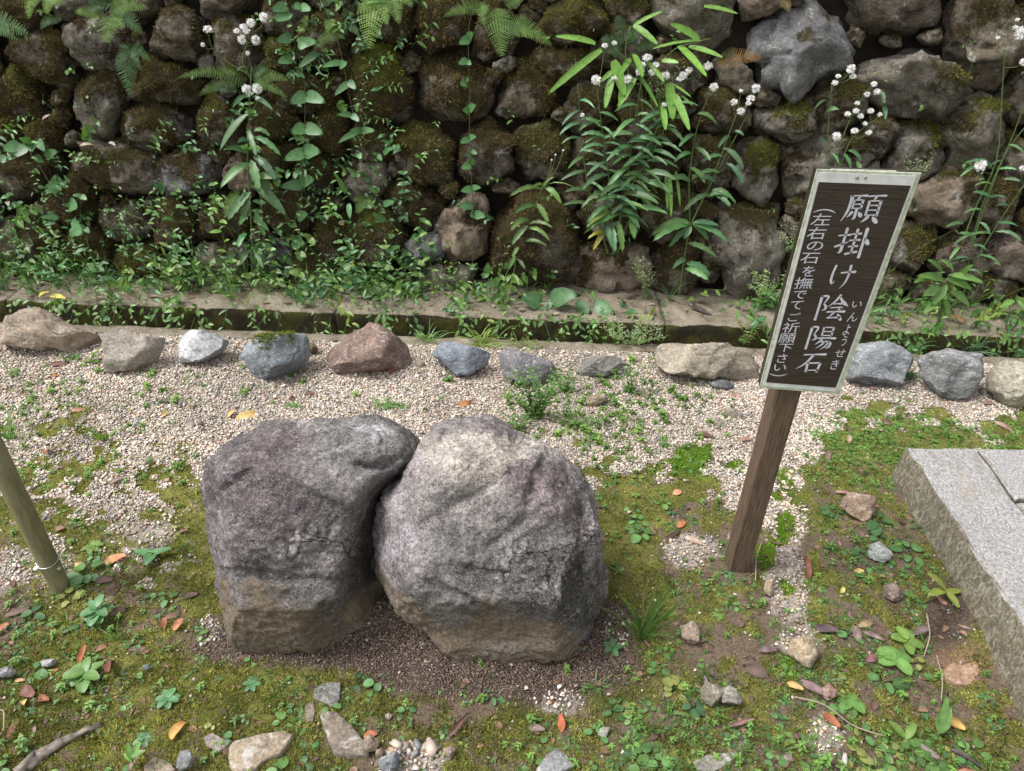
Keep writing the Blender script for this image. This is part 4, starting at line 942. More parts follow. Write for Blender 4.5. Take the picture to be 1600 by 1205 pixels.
    for key, cx_, cy_, w_, h_ in (('gan', 1349, 327, 60, 48), ('kake', 1331.5, 380, 52, 48), ('ke', 1316, 433, 42, 39), ('in', 1299, 481, 48, 42), ('you', 1283, 528, 46, 38), ('ishi', 1266.5, 567, 42, 33)):
        c = local(cx_, cy_); kx = (local(cx_+w_/2, cy_+w_/2*.05)-c)[0]*2/100; kz = (c-local(cx_-.28*h_/2, cy_+h_/2))[2]*2/100
        for pts, ws in CH[key]:
            V, T = stroke(pts, [x*1.05 for x in ws])
            W3 = np.stack([c[0]+(V[:, 0]-50)*kx, np.full(len(V), YL), c[2]-(V[:, 1]-50)*kz], 1); big.add(W3, T, (.6, .6, .65))
    b_ = big.build('lettering', M_letter, t)
    def glyphs(lst, shear=.06):
        g = MB()
        for ch, cx_, cy_, w_, h_ in lst:
            if ch in '︵︶':
                s_ = -1 if ch == '︵' else 1
                xx = np.linspace(-50, 50, 9); V, T = stroke([(x+50, 50+s_*45*(1-(x/50)**2)-s_*25) for x in xx[::4]]+[], [4, 14, 4])
                V, T = stroke([(50+x, 50+s_*(38*(1-(x/50)**2)-20)) for x in (-50, -28, 0, 28, 50)], [3, 12, 14, 12, 3])
            else:
                cu_ = bpy.data.curves.new('glyph', 'FONT'); cu_.body = ch; cu_.resolution_u = 3; cu_.offset = 0
                ob = bpy.data.objects.new('glyph', cu_); col.objects.link(ob); bpy.context.view_layer.update()
                dg = bpy.context.evaluated_depsgraph_get(); me = bpy.data.meshes.new_from_object(ob.evaluated_get(dg))
                me.calc_loop_triangles(); V = np.array([v.co[:2] for v in me.vertices]); T = np.array([tt.vertices[:] for tt in me.loop_triangles])
                bpy.data.objects.remove(ob); bpy.data.curves.remove(cu_)
                if len(V) == 0: continue
                lo_, hi_ = V.min(0), V.max(0); V = (V-(lo_+hi_)/2)/np.maximum(hi_-lo_, 1e-6).max()*100
                sx = 1.0; V[:, 1] *= -1
                V[:, 1] -= V[:, 0]*shear; V = V*[sx, 1]+50
            c = local(cx_, cy_); kx = (local(cx_+w_/2, cy_+w_/2*.05)-c)[0]*2/100; kz = (c-local(cx_-.28*h_/2, cy_+h_/2))[2]*2/100
            g.add(np.stack([c[0]+(V[:, 0]-50)*kx, np.full(len(V), YL), c[2]-(V[:, 1]-50)*kz], 1), T, (.6, .6, .65))
        g.build('lettering', M_letter, t, smooth=False)
    glyphs([('︵', 1289, 329.5, 34, 14), ('左', 1283, 343, 30, 19), ('右', 1276, 364.5, 29, 19), ('の', 1273.5, 384.5, 25, 15), ('石', 1265.5, 403.6, 28, 18), ('を', 1263.6, 424, 20, 16), ('撫', 1256, 442.5, 28, 18), ('で', 1249.6, 460.7, 20, 14), ('て', 1244.6, 477, 19, 14), ('ご', 1241, 495.5, 19, 13), ('祈', 1236, 512, 26, 16), ('願', 1230, 528.7, 26, 16), ('下', 1227, 543.7, 22, 13), ('さ', 1222, 560, 18, 14), ('い', 1219, 574.5, 19, 11), ('︶', 1215.5, 586, 28, 10)])
    glyphs([('い', 1339, 475.6, 15, 11), ('ん', 1332.6, 495.5, 15, 15), ('よ', 1323.5, 515.5, 11, 17), ('う', 1319, 533, 10, 15), ('せ', 1312.7, 552, 16, 13), ('き', 1304.4, 570, 14, 15)])
sign()

# ------------------------------------------------------------------ leaning pole on the left
def pole():
    b = P(95, 918); t = thing('fence_pole', b, 'thin weathered olive round pole with a wire ring near its foot', 'pole')
    Yp = b[1]; a = PZ(95, 918, (b-CAM)@fw)
    tp = PY(-11, 700, Yp); ax = nrm(tp-b); 
    rad = .0235; pts = [b-ax*.10+ax*s_*1.05 for s_ in np.linspace(0, 1, 22)]
    mb = MB(); tube(mb, pts, rad*(1+.012*np.sin(np.arange(22)*1.9)), (.2, .2, .1), 22); mb.build('shaft', M_pole, t)
    zc = (b-CAM)@fw
    s0 = .075
    ring = MB(); c0 = b+ax*(s0+.028); side = nrm(np.cross(ax, [0, 1, 0])); oth = np.cross(side, ax)
    rp = [c0+(side*math.cos(x)+oth*math.sin(x))*(rad+.0015)+ax*.004*math.sin(x) for x in np.linspace(0, 2*math.pi, 25)]
    tube(ring, rp, .0013, (.5, .5, .48), 5); ring.build('wire_ring', M_steel, t)
    def disc(cc, nn, r_, th, name):
        m_ = MB(); tube(m_, [cc, cc+nn*th, cc+nn*(th+.0008)], [r_, r_, r_*.75], (.5, .5, .5), 14); m_.build(name, M_steel, t)
    nn = nrm(-np.array([0, 1, 0])*.75+side*-.65*(-1 if side[0] > 0 else 1)*-1)
    toc = nrm(CAM-c0); toc = nrm(toc-ax*(toc@ax)); rt = np.cross(toc, ax); rt = rt if rt[0] > 0 else -rt
    n1 = nrm(toc*.8+rt*.6); cc = b+ax*(s0+.002)+n1*(rad-.002); disc(cc, n1, .0065, .003, 'washer'); disc(cc+n1*.003, n1, .0035, .003, 'screw')
    n2 = nrm(toc*.25-rt*.95); cc = b+ax*(s0+.022)+n2*(rad-.001); disc(cc, n2, .007, .013, 'bolt')
pole()

# ------------------------------------------------------------------ gravel
def gravel():
    v0 = np.array([(1,0,0),(-.5,.87,0),(-.5,-.87,0),(.5,.5,.75),(-.75,0,.7),(.45,-.6,.7),(0,0,-.9)], float); t0 = np.array([(3,4,5),(0,1,3),(1,4,3),(1,2,4),(2,5,4),(2,0,5),(0,3,5),(0,6,1),(1,6,2),(2,6,0)]); variants = []
    for k in range(10):
        s_ = np.array([1.1, rng.uniform(.7, 1.0), rng.uniform(.55, .85)]); v = v0*s_+rng.normal(0, .13, v0.shape)*s_; variants.append(v)
    variants = np.array(variants)
    def scat(n, size, xr, yr, fn, lift=.2):
        x = rng.uniform(*xr, n); y = rng.uniform(*yr, n); mk = masks(x, y)
        keep = rng.random(n) < fn(mk, x, y); x, y = x[keep], y[keep]
        return x, y, np.exp(rng.normal(math.log(size), .30, len(x))), lift
    grp = [scat(215000, .0034, (-2.2, 2.3), (1.55, KY-.01), lambda m_, x, y: sstep(.25, .7, m_['g'])*(1-m_['dark'])),
           scat(62000, .0034, (-1.6, 2.0), (.72, 1.6), lambda m_, x, y: sstep(.3, .8, m_['g'])*(1-.6*m_['dark'])),
           scat(34000, .0032, (-2.0, 2.2), (.7, KY-.05), lambda m_, x, y: .06+.25*m_['g']+.5*m_['dark']*.35),
           scat(900, .0085, (-.28, .2), (.84, .97), lambda m_, x, y: sstep(.3, .6, m_['g'])*(m_['px'] < 740)),
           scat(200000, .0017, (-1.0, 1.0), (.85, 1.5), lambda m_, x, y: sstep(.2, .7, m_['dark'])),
           scat(1500, .0060, (-2.2, 2.3), (1.0, KY-.03), lambda m_, x, y: .35*m_['g'])]
    x = np.concatenate([g[0] for g in grp]); y = np.concatenate([g[1] for g in grp]); s_ = np.concatenate([g[2] for g in grp]); n = len(x)
    z = gz(x, y)+s_*rng.uniform(-.1, .75, n)+.0035*rng.random(n)
    ang = rng.uniform(0, 6.283, n); tl = rng.normal(0, .35, (n, 2)); v = variants[rng.integers(0, 10, n)]*s_[:, None, None]
    c, s2 = np.cos(ang)[:, None], np.sin(ang)[:, None]
    vx = v[..., 0]*c-v[..., 1]*s2; vy = v[..., 0]*s2+v[..., 1]*c; vz = v[..., 2]+vx*tl[:, :1]*.5+vy*tl[:, 1:]*.5
    V = np.stack([vx+x[:, None], vy+y[:, None], vz+z[:, None]], 2).reshape(-1, 3)
    T = (t0[None]+(np.arange(n)*len(v0))[:, None, None]).reshape(-1, 3)
    pal = np.array([(.56,.50,.43),(.62,.57,.51),(.50,.42,.34),(.42,.30,.21),(.36,.27,.21),(.30,.29,.28),(.20,.215,.24),(.46,.44,.42),(.68,.65,.60),(.40,.34,.32)])
    pw = np.array([.18,.17,.11,.065,.06,.09,.08,.12,.09,.04]); pw = pw/pw.sum()
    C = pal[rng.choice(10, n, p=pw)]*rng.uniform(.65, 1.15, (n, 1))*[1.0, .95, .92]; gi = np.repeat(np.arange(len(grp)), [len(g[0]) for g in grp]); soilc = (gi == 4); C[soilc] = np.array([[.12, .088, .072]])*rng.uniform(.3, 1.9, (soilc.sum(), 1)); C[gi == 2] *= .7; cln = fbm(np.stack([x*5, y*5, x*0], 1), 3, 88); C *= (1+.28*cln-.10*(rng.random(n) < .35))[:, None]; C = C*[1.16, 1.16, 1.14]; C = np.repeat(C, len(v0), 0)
    o = link('gravel', mesh('gravel', V, T, C), M_peb); tag(o, 'pale pinkish pea gravel spread over the garden strip and in small patches', 'gravel', kind='stuff')
    print('gravel', n)
gravel()

# ------------------------------------------------------------------ moss on the ground
def ground_moss():
    n = 330000; px = rng.uniform(-60, 1660, n); py = 590+rng.random(n)**.8*680
    d = fw[None]+(px[:, None]-800)/F*cr-(py[:, None]-602.5)/F*cu; t = -H/d[:, 2]; q = CAM+d*t[:, None]; x, y = q[:, 0], q[:, 1]
    mk = masks(x, y); pt = np.stack([x, y, x*0], 1)
    loc = mk['moss']*(1-mk['g'])+.35*fbm(pt*28, 3, 501)
    keep = (rng.random(n) < sstep(.25, .6, loc)) & (y < KY-.02) & (mk['dark'] < .6); x, y, pt = x[keep], y[keep], pt[keep]; n = len(x); mk = {k: v[keep] for k, v in mk.items()}
    z = gz(x, y)+.001; cl = fbm(pt*45, 2, 505)
    dr = rng.normal(0, .7, (n, 3)); dr[:, 2] = 1; dr /= np.linalg.norm(dr, axis=1)[:, None]
    L = rng.uniform(.004, .011, n)*(1+.8*cl); sv = np.cross(dr, rng.normal(0, 1, (n, 3))); sv /= np.linalg.norm(sv, axis=1)[:, None]
    wv = sv*rng.uniform(.0008, .0018, (n, 1)); p = np.stack([x, y, z], 1)
    V = np.stack([p-wv, p+wv, p+dr*L[:, None]], 1).reshape(-1, 3)
    yel = np.clip(.35+.9*fbm(pt*7, 3, 510)+.35*np.exp(-(((mk['px']-190)/170)**2+((mk['py']-790)/80)**2)), 0, 1)
    vivid = mk['viv']
    C = np.outer(1-yel, (.13, .14, .034))+np.outer(yel, (.28, .28, .075)); vv = np.clip(vivid*1.3, 0, 1)[:, None]; C = C*(1-vv)+np.array([[.15, .27, .025]])*vv
    br_ = (rng.random(n) < .16)[:, None]; C = np.where(br_, np.array([[.16, .11, .065]]), C)
    C = C*rng.uniform(.35, 1.8, (n, 1))*(1+.5*cl[:, None])*(1+.55*fbm(pt*11, 3, 520)[:, None])
    o = link('moss', mesh('ground_moss', V, np.arange(3*n).reshape(-1, 3), np.repeat(C, 3, 0)), M_moss); tag(o, 'olive and yellow green moss carpeting the ground round the boulders', 'moss', kind='stuff')
    print('moss', n)
ground_moss()

# ------------------------------------------------------------------ scatter of small plants
def templ(fn, k):
    out = []
    for i in range(k):
        mb = MB(); fn(mb, i); out.append(mb.arr())
    return out
def scatter(name, temps, x, y, z, s_, lean, cm, mat, label, cat):
    n = len(x); ids = rng.integers(0, len(temps), n); Vs, Ts, Cs = [], [], []; base = 0
    for k, (V, T, C) in enumerate(temps):
        w_ = np.where(ids == k)[0]
        if not len(w_): continue
        a = rng.uniform(0, 6.283, len(w_)); c, s2 = np.cos(a)[:, None], np.sin(a)[:, None]; sc_ = s_[w_][:, None]
        vx = (V[None, :, 0]*c-V[None, :, 1]*s2)*sc_; vy = (V[None, :, 0]*s2+V[None, :, 1]*c)*sc_; vz = V[None, :, 2]*sc_
        l = rng.normal(0, lean, (len(w_), 2)); vx = vx+vz*l[:, :1]; vy = vy+vz*l[:, 1:]
        Vs.append(np.stack([vx+x[w_][:, None], vy+y[w_][:, None], vz+z[w_][:, None]], 2).reshape(-1, 3))
        Ts.append((T[None]+(base+np.arange(len(w_))*len(V))[:, None, None]).reshape(-1, 3)); base += len(w_)*len(V)
        Cs.append((C[None]*cm[w_][:, None, :]).reshape(-1, 3))
    V, T, C = np.concatenate(Vs), np.concatenate(Ts), np.concatenate(Cs)
    o = link(name, mesh(name, V, T, C), mat); tag(o, label, cat, kind='stuff'); print(name, n, len(T)); return o
GRN = np.array([.115, .225, .055]); DGRN = np.array([.062, .145, .052]); LGRN = np.array([.19, .31, .07]); BGRN = np.array([.075, .170, .070])
def rosette(mb, i, big=False):
    n = random.choice((3, 4, 5, 6, 7)); a0 = random.random()*6
    for k in range(n):
        a = a0+k*2.4+random.uniform(-.3, .3); rr = random.uniform(.25, .95); el = random.uniform(.25, .7); h = .15+.5*(1-rr)+random.uniform(0, .25)
        d = np.array([math.cos(a), math.sin(a), el*.45]); st = np.array([0, 0, 0.]); b = d*[rr*.65, rr*.65, 0]+np.array([0, 0, h*.65])
        tube(mb, [st, (st+b)/2+[0, 0, .08], b], .03, np.array([.09, .12, .04]), 3)
        L = random.uniform(.55, .95); leaf(mb, b, [d[0], d[1], .05], (0, 0, 1), L, L*random.uniform(.66, .9), np.ones(3)*random.uniform(.8, 1.15), 'round', droop=.35, fold=.12)
def herb(mb, i):
    n = random.choice((4, 5, 6)); h = random.uniform(.6, 1.3); a0 = random.random()*6
    top = np.array([random.uniform(-.3, .3), random.uniform(-.3, .3), h]); tube(mb, [(0, 0, 0), top*.5, top], .028, np.array([.09, .12, .04]), 3)
    for k in range(n):
        for s_ in (0, math.pi):
            a = a0+k*1.4+s_; z = top*(.25+.75*k/(n-1)); L = random.uniform(.5, .75)*(1.1-.5*k/n)
            leaf(mb, z, [math.cos(a), math.sin(a), .35], (0, 0, 1), L, L*.48, np.ones(3)*(.75+.4*k/n), 'ovate', droop=.6)
def tuft(mb, i):
    for k in range(random.choice((5, 7, 9, 12))):
        a = random.random()*6.28; el = random.uniform(.5, 2.2)
        gblade(mb, (random.uniform(-.1, .1), random.uniform(-.1, .1), 0), [math.cos(a), math.sin(a), el], random.uniform(.7, 1.5), .07, np.ones(3)*random.uniform(.7, 1.2), droop=random.uniform(.4, 1.5), ns=4)
def ground_plants():
    def cand(n, py0, fn, pw=.8):
        px = rng.uniform(-120, 1720, n); py = py0+rng.random(n)**pw*(1290-py0)
        d = fw[None]+(px[:, None]-800)/F*cr-(py[:, None]-602.5)/F*cu; q = CAM+d*(-H/d[:, 2])[:, None]; x, y = q[:, 0], q[:, 1]
        mk = masks(x, y); cl = fbm(np.stack([x*7, y*7, x*0], 1), 3, 601)
        k = (rng.random(n) < fn(mk, cl)) & (y < KY-.03)
        # clear of the boulders and the platform
        inb = (((px-620)/335)**2+((py-900)/165)**2 < 1) | (((px-640)/300)**2+((py-750)/95)**2 < 1)
        k &= ~inb; k &= ~((px > 1405) & (py > 705) & (py < 748+(px-1398)*2.02)) 
        return x[k], y[k], {a: b[k] for a, b in mk.items()}, cl[k]
    x, y, mk, cl = cand(8200, 600, lambda m_, cl: np.clip(m_['wild']*1.0*(cl > -.15)*(1-.85*m_['g'])+.02, 0, 1)*.62)
    s_ = np.exp(rng.normal(math.log(.0112), .42, len(x)))*(1-.3*mk['bright'])*(1+.45*sstep(1300, 1450, mk['px'])*sstep(760, 900, mk['py']))
    j = rng.random((len(x), 1)); cm = (GRN*(1-j)+BGRN*j)*rng.uniform(.7, 1.35, (len(x), 1)); cm = np.where(rng.random((len(x), 1)) < .12, np.array([[.25, .27, .08]]), cm); cm = cm*(1-mk['bright'][:, None])+LGRN*mk['bright'][:, None]*rng.uniform(.7, 1.1, (len(x), 1))
    scatter('ground_cover', templ(rosette, 14), x, y, gz(x, y)-.002, s_, .15, cm, M_leaf, 'low round leaved weeds carpeting the ground round the platform and boulders', 'ground cover')
    x, y, mk, cl = cand(10000, 590, lambda m_, cl: np.clip(.06+.42*m_['wild']+.5*m_['bright']*(m_['px'] > 1200), 0, 1)*.5*(1-.75*m_['g'])*(cl > -.3))
    s_ = np.exp(rng.normal(math.log(.013), .3, len(x))); j = rng.random((len(x), 1)); cm = (GRN*(1-j)+LGRN*j)*rng.uniform(.7, 1.2, (len(x), 1))
    scatter('small_weeds', templ(herb, 10), x, y, gz(x, y)-.002, s_, .25, cm, M_leaf, 'tiny bright leafy weeds sprinkled over moss and gravel', 'weeds')
    x, y, mk, cl = cand(9500, 560, lambda m_, cl: np.clip(.08+.35*m_['wild']+.35*(m_['px'] < 330)*(m_['py'] < 760), 0, 1)*.5*(cl > -.25)*(1-.5*m_['g']))
    s_ = np.exp(rng.normal(math.log(.021), .35, len(x))); j = rng.random((len(x), 1)); cm = (GRN*(1-j)+LGRN*j)*rng.uniform(.7, 1.2, (len(x), 1))
    scatter('grass', templ(tuft, 12), x, y, gz(x, y)-.002, s_, .3, cm, M_leaf, 'sparse fine grass blades growing through gravel and moss', 'grass')
    n = 6500; px = rng.uniform(1255, 1760, n); py = rng.uniform(640, 765, n); q = np.array([P(a, b) for a, b in zip(px, py)]); x, y = q[:, 0], q[:, 1]; cl = fbm(np.stack([x*14, y*14, x*0], 1), 3, 71)
    k = (rng.random(n) < (.75+.9*cl)*sstep(642, 662, py+25*cl)*np.interp(px, [1255, 1320], [.45, 1])) & ~((px > 1408) & (py > 704)) & ~((px < 1400) & (py > 725) & (rng.random(n) < .7)); x, y, cl = x[k], y[k], cl[k]; j = rng.random((len(x), 1))
    scatter('ground_cover', templ(herb, 10)+templ(rosette, 6), x, y, gz(x, y)-.003, np.exp(rng.normal(math.log(.0105), .3, len(x))), .3, (LGRN*(1-j)+GRN*j)*rng.uniform(.75, 1.2, (len(x), 1)), M_leaf, 'bright green carpet of tiny weeds behind the granite platform', 'ground cover')
    n = 2600; px = rng.uniform(-80, 700, n); py = rng.uniform(560, 760, n); q = np.array([P(a, b) for a, b in zip(px, py)]); x, y = q[:, 0], q[:, 1]; cl = fbm(np.stack([x*6, y*6, x*0], 1), 3, 73)
    k = (rng.random(n) < np.interp(px, [0, 250, 500, 700], [.75, .4, .14, .1])*(.55+1.2*cl)) & ~((px > 290) & (py > 640)); x, y = x[k], y[k]; j = rng.random((len(x), 1))
    scatter('grass', templ(tuft, 8)+templ(herb, 8), x, y, gz(x, y)-.002, np.exp(rng.normal(math.log(.0155), .4, len(x))), .3, (LGRN*(1-j)+GRN*j)*rng.uniform(.8, 1.2, (len(x), 1)), M_leaf, 'wispy pale weeds thinly covering the gravel at the far left', 'weeds')
    x, y, mk, cl = cand(16000, 660, lambda m_, cl: sstep(900, 980, m_['px'])*(1-m_['g'])*(cl > -.35)*.34)
    scatter('grass', templ(tuft, 12), x, y, gz(x, y)-.003, np.exp(rng.normal(math.log(.012), .4, len(x))), .5, np.array([[.13, .21, .055]])*rng.uniform(.5, 1.3, (len(x), 1)), M_leaf, 'fine short grass matted between the weeds on the ground right of the boulders', 'grass')
    x, y, mk, cl = cand(1700, 640, lambda m_, cl: .04+.45*sstep(950, 1050, m_['px'])*sstep(740, 860, m_['py'])+.25*sstep(330, 200, m_['px'])*sstep(860, 920, m_['py']))
    def dead(mb, i): leaf(mb, (-.5, 0, .06), (1, 0, .15), (0, 0, 1), 1, random.uniform(.22, .5), np.array(random.choice([(.16, .10, .085), (.20, .14, .12), (.11, .07, .06), (.26, .19, .155), (.23, .12, .09)])), 'lance', droop=random.uniform(.1, .6), fold=random.uniform(-.4, .6), twist=random.uniform(-1.2, 1.2))
    scatter('leaf_litter', templ(dead, 12), x, y, gz(x, y)+.002, np.exp(rng.normal(math.log(.020), .35, len(x))), .3, np.ones((len(x), 3))*rng.uniform(.6, 1.2, (len(x), 1)), M_dry, 'small withered brown leaves scattered among the weeds', 'litter')
    n = 700; px = rng.normal(950, 95, n); py = rng.normal(650, 52, n); k = (py > 560) & (py < 790) & ~((px < 905) & (py > 690)); px, py = px[k], py[k]; q = np.array([P(a, b) for a, b in zip(px, py)]); x, y = q[:, 0], np.minimum(q[:, 1], KY-.04); j = rng.random((len(x), 1))
    scatter('small_weeds', templ(herb, 8)+templ(tuft, 5), x, y, gz(x, y)-.002, np.exp(rng.normal(math.log(.016), .42, len(x))), .35, (LGRN*(1-j)+GRN*j)*rng.uniform(.6, 1.15, (len(x), 1)), M_leaf, 'loose patch of small weeds on the gravel between the right boulder and the low grey edging stone', 'weeds')
    # crumbs, bits of dead leaf, straw
    x, y, mk, cl = cand(15000, 560, lambda m_, cl: .35+.3*m_['wild']+.3*m_['dark'])
    def bit(mb, i):
        if i % 3 == 0: tube(mb, [(0, 0, .05), (.6, .3*random.uniform(-1, 1), .12), (1.6, .5*random.uniform(-1, 1), .03)], .035, (.22, .17, .12), 3)
        else: leaf(mb, (0, 0, .05), (1, 0, .15), (0, 0, 1), 1, random.uniform(.4, .8), np.array(random.choice([(.12, .07, .05), (.17, .10, .07), (.08, .05, .04), (.26, .20, .14)])), 'ovate', droop=random.uniform(-.2, .5), fold=random.uniform(-.4, .5))
    s_ = np.exp(rng.normal(math.log(.0075), .55, len(x)))
    scatter('leaf_litter', templ(bit, 12), x, y, gz(x, y)+.001, s_, .4, np.ones((len(x), 3))*rng.uniform(.6, 1.3, (len(x), 1)), M_dry, 'crumbs of dead leaves and twigs strewn over the ground', 'litter')
ground_plants()

# ------------------------------------------------------------------ undergrowth along the foot of the wall
def sprig(mb, pts, n, L, W, c, shape='lance', pair=False, srad=.0012, start=.15, sc_=None, droop=.5):
    ln = smoothline(pts, 14); tube(mb, ln, np.linspace(srad, srad*.5, 14), np.asarray(c)*.9 if sc_ is None else sc_, 4)
    for i in range(n):
        t = start+(1-start)*i/max(1, n-1); j = min(12, int(t*13)); p = ln[j]+(ln[j+1]-ln[j])*(t*13-j if j < 13 else 0); tg = nrm(ln[j+1]-ln[j])
        for s_ in ((1, -1) if pair else ((1,) if i % 2 else (-1,))):
            sd_ = nrm(np.cross(tg, [random.uniform(-.4, .4), -1, random.uniform(-.2, .5)]))*s_
            d = nrm(sd_+tg*random.uniform(.2, .8)+np.array([0, -random.uniform(0, .7), 0]))
            l = L*random.uniform(.7, 1.15)*(1-.35*t)
            leaf(mb, p, d, nrm(np.array([random.uniform(-.3, .3), -.6, .9])), l, l*W, c, shape, droop=droop*random.uniform(.4, 1.6))
def undergrowth():
    mb = MB()
    def root(px, off=.0):
        # foot of the wall / ledge at this column
        y = WY-random.uniform(-.02, .12) if random.random() < .75 else random.uniform(LY+.01, WY)
        X = PY(px, 450, y)[0]; return np.array([X, y, LZ])
    def dens(px): return np.interp(px, [-150, 0, 350, 480, 620, 700, 760, 840, 900, 1150, 1200, 1330, 1400, 1560, 1750], [1, 1, .95, .85, .95, .6, .5, .3, .08, .1, .4, .5, .7, .6, .5])
    k = 0
    while k < 470:
        px = random.uniform(-130, 1730)
        if random.random() > dens(px): continue
        k += 1; b = root(px); h = random.uniform(.05, .42)*(1 if px < 720 else .6)*random.choice((.35, .6, 1)); out = random.uniform(0, .16)
        tip = b+np.array([random.uniform(-.13, .13), -out, h]); midp = (b+tip)/2+np.array([random.uniform(-.03, .03), -.01, h*.25])
        if random.random() < .2: tip[2] = random.uniform(-.08, .03); tip[1] = LY-random.uniform(.02, .12); midp = (b+tip)/2+[0, 0, .07]
        c = (GRN*random.uniform(.6, 1.15) if random.random() < .6 else DGRN*random.uniform(.9, 1.5)); c = (c if random.random() > .16 else LGRN*.95)*np.array([random.uniform(.85, 1.3), random.uniform(.95, 1.15), 1])
        typ = random.random()
        if typ < .55: sprig(mb, [b, midp, tip], random.choice((5, 6, 8)), random.uniform(.032, .068), random.uniform(.24, .38), c, 'lance', droop=.6)
        elif typ < .78: sprig(mb, [b, midp, tip], random.choice((2, 3, 4)), random.uniform(.036, .062), random.uniform(.6, .78), c, 'heart', pair=True)
        else:
            for q in range(random.choice((4, 6))): gblade(mb, b, [random.uniform(-.6, .6), random.uniform(-.7, .1), 1], random.uniform(.1, .22), .004, c*1.1, droop=random.uniform(.5, 2.0))
    for k in range(105):         # spilling down the face of the ledge into the drain
        px = random.choice((random.uniform(-60, 330), random.uniform(100, 620), random.uniform(640, 1000), random.uniform(1150, 1640))); X = PY(px, 500, LY)[0]; b = np.array([X, LY+random.uniform(-.01, .06), LZ]) if random.random() < .6 else np.array([X, LY-random.uniform(.02, .15), -.16])
        tip = np.array([X+random.uniform(-.09, .09), LY-random.uniform(.03, .15), random.uniform(-.06, .06)]); mid_ = (b+tip)/2+[0, -.02, .04]; c = GRN*random.uniform(.7, 1.25)
        sprig(mb, [b, mid_, tip], random.choice((5, 7)), random.uniform(.03, .048), random.uniform(.3, .55), c, random.choice(('lance', 'lance', 'heart')), droop=.5)
    # long arching wiry runners
    for k in range(46):
        px = random.uniform(0, 700) if random.random() < .7 else random.uniform(1180, 1600); b = root(px); tip = b+np.array([random.uniform(-.35, .35), -random.uniform(.02, .2), random.uniform(.05, .42)])
        sprig(mb, [b, (b+tip)/2+np.array([0, 0, .08]), tip], random.choice((4, 6)), .04, .2, GRN*random.uniform(.6, 1.1), 'lance', start=.35, srad=.0011)
    o = mb.build('undergrowth', M_leaf); tag(o, 'tangle of lance and heart leaved weeds along the foot of the wall', 'undergrowth', kind='stuff')
    print('undergrowth', len(mb.arr()[1]))
    # small sprigs from the joints of the wall
    mb = MB()
    for k in range(125):         # larger climbing shoots over the left half of the wall
        px = random.choice((random.uniform(420, 660), random.uniform(-40, 360), random.uniform(400, 640))); py = random.uniform(-10, 430) if px > 400 else random.uniform(200, 440)
        p = Wp(px, py, .0); tip = Wp(px+random.uniform(-40, 40), py-random.uniform(-10, 60), random.uniform(.06, .12)); c = (GRN if random.random() < .5 else DGRN*1.3)*random.uniform(.7, 1.3)
        if random.random() < .5: sprig(mb, [p, (p+tip)/2+[0, -.03, .0], tip], random.choice((3, 4, 5)), random.uniform(.030, .055), random.uniform(.55, .75), c, 'heart', pair=True, droop=.6)
        else: sprig(mb, [p, (p+tip)/2+[0, -.03, .0], tip], random.choice((6, 8, 10)), random.uniform(.030, .055), random.uniform(.24, .36), c, 'lance', droop=.7)
    for k in range(230):
        px, py = random.uniform(-60, 900), 440-abs(random.gauss(0, 95))
        if py < 120 or (px > 640 and random.random() < .5): continue
        p = Wp(px, py, -.01); up = random.uniform(-.03, .12); tip = p+np.array([random.uniform(-.08, .08), -random.uniform(.05, .11), up]); c = (GRN if random.random() < .6 else DGRN*1.2)*random.uniform(.6, 1.15)
        sprig(mb, [p, (p+tip)/2+[0, -.03, .02], tip], random.choice((4, 5, 7)), random.uniform(.022, .045), random.choice((.3, .38, .6)), c, random.choice(('lance', 'ovate', 'heart')))
    for k in range(150):
        px, py = random.uniform(-40, 1640), random.uniform(10, 430)
        if px > 700 and random.random() < .55: continue
        p = Wp(px, py, -.02); tip = Wp(px+random.uniform(-22, 22), py+random.uniform(-25, 25), random.uniform(.04, .08))
        c = (GRN if random.random() < .5 else DGRN)*random.uniform(.7, 1.2)
        sprig(mb, [p, (p+tip)/2+[0, -.03, .01], tip], random.choice((3, 4, 5)), random.uniform(.018, .034), random.choice((.35, .6)), c, random.choice(('lance', 'ovate')))
    o = mb.build('wall_weeds', M_leaf); tag(o, 'small green seedlings sprouting from joints all over the wall', 'weeds', kind='stuff')
    # litter lying on the ledge
    mb = MB()
    for k in range(260):
        px = random.uniform(-100, 1700); y = random.uniform(LY+.01, WY+.02); X = PY(px, 470, y)[0]; a = random.random()*6.28; L = random.choice((.012, .02, .03, .04))
        leaf(mb, (X, y, LZ+.006), (math.cos(a), math.sin(a), random.uniform(0, .4)), (0, 0, 1), L, L*random.uniform(.2, .5), random.choice([(.13, .08, .06), (.2, .14, .1), (.28, .22, .15), (.09, .06, .05)]), 'lance', droop=.3)
    for k in range(120):
        px = random.uniform(-100, 1700); y = random.uniform(LY+.01, WY+.02); X = PY(px, 470, y)[0]; a = random.random()*6.28; L = random.uniform(.04, .15)
        tube(mb, [(X, y, LZ+.008), (X+math.cos(a)*L/2, y+math.sin(a)*L/3, LZ+.02), (X+math.cos(a)*L, min(y+math.sin(a)*L*.5, WY), LZ+.008)], .0009, (.24, .18, .13), 4)
    o = mb.build('leaf_litter', M_dry); tag(o, 'dead leaves and straw lying on the concrete ledge', 'litter', kind='stuff')
undergrowth()

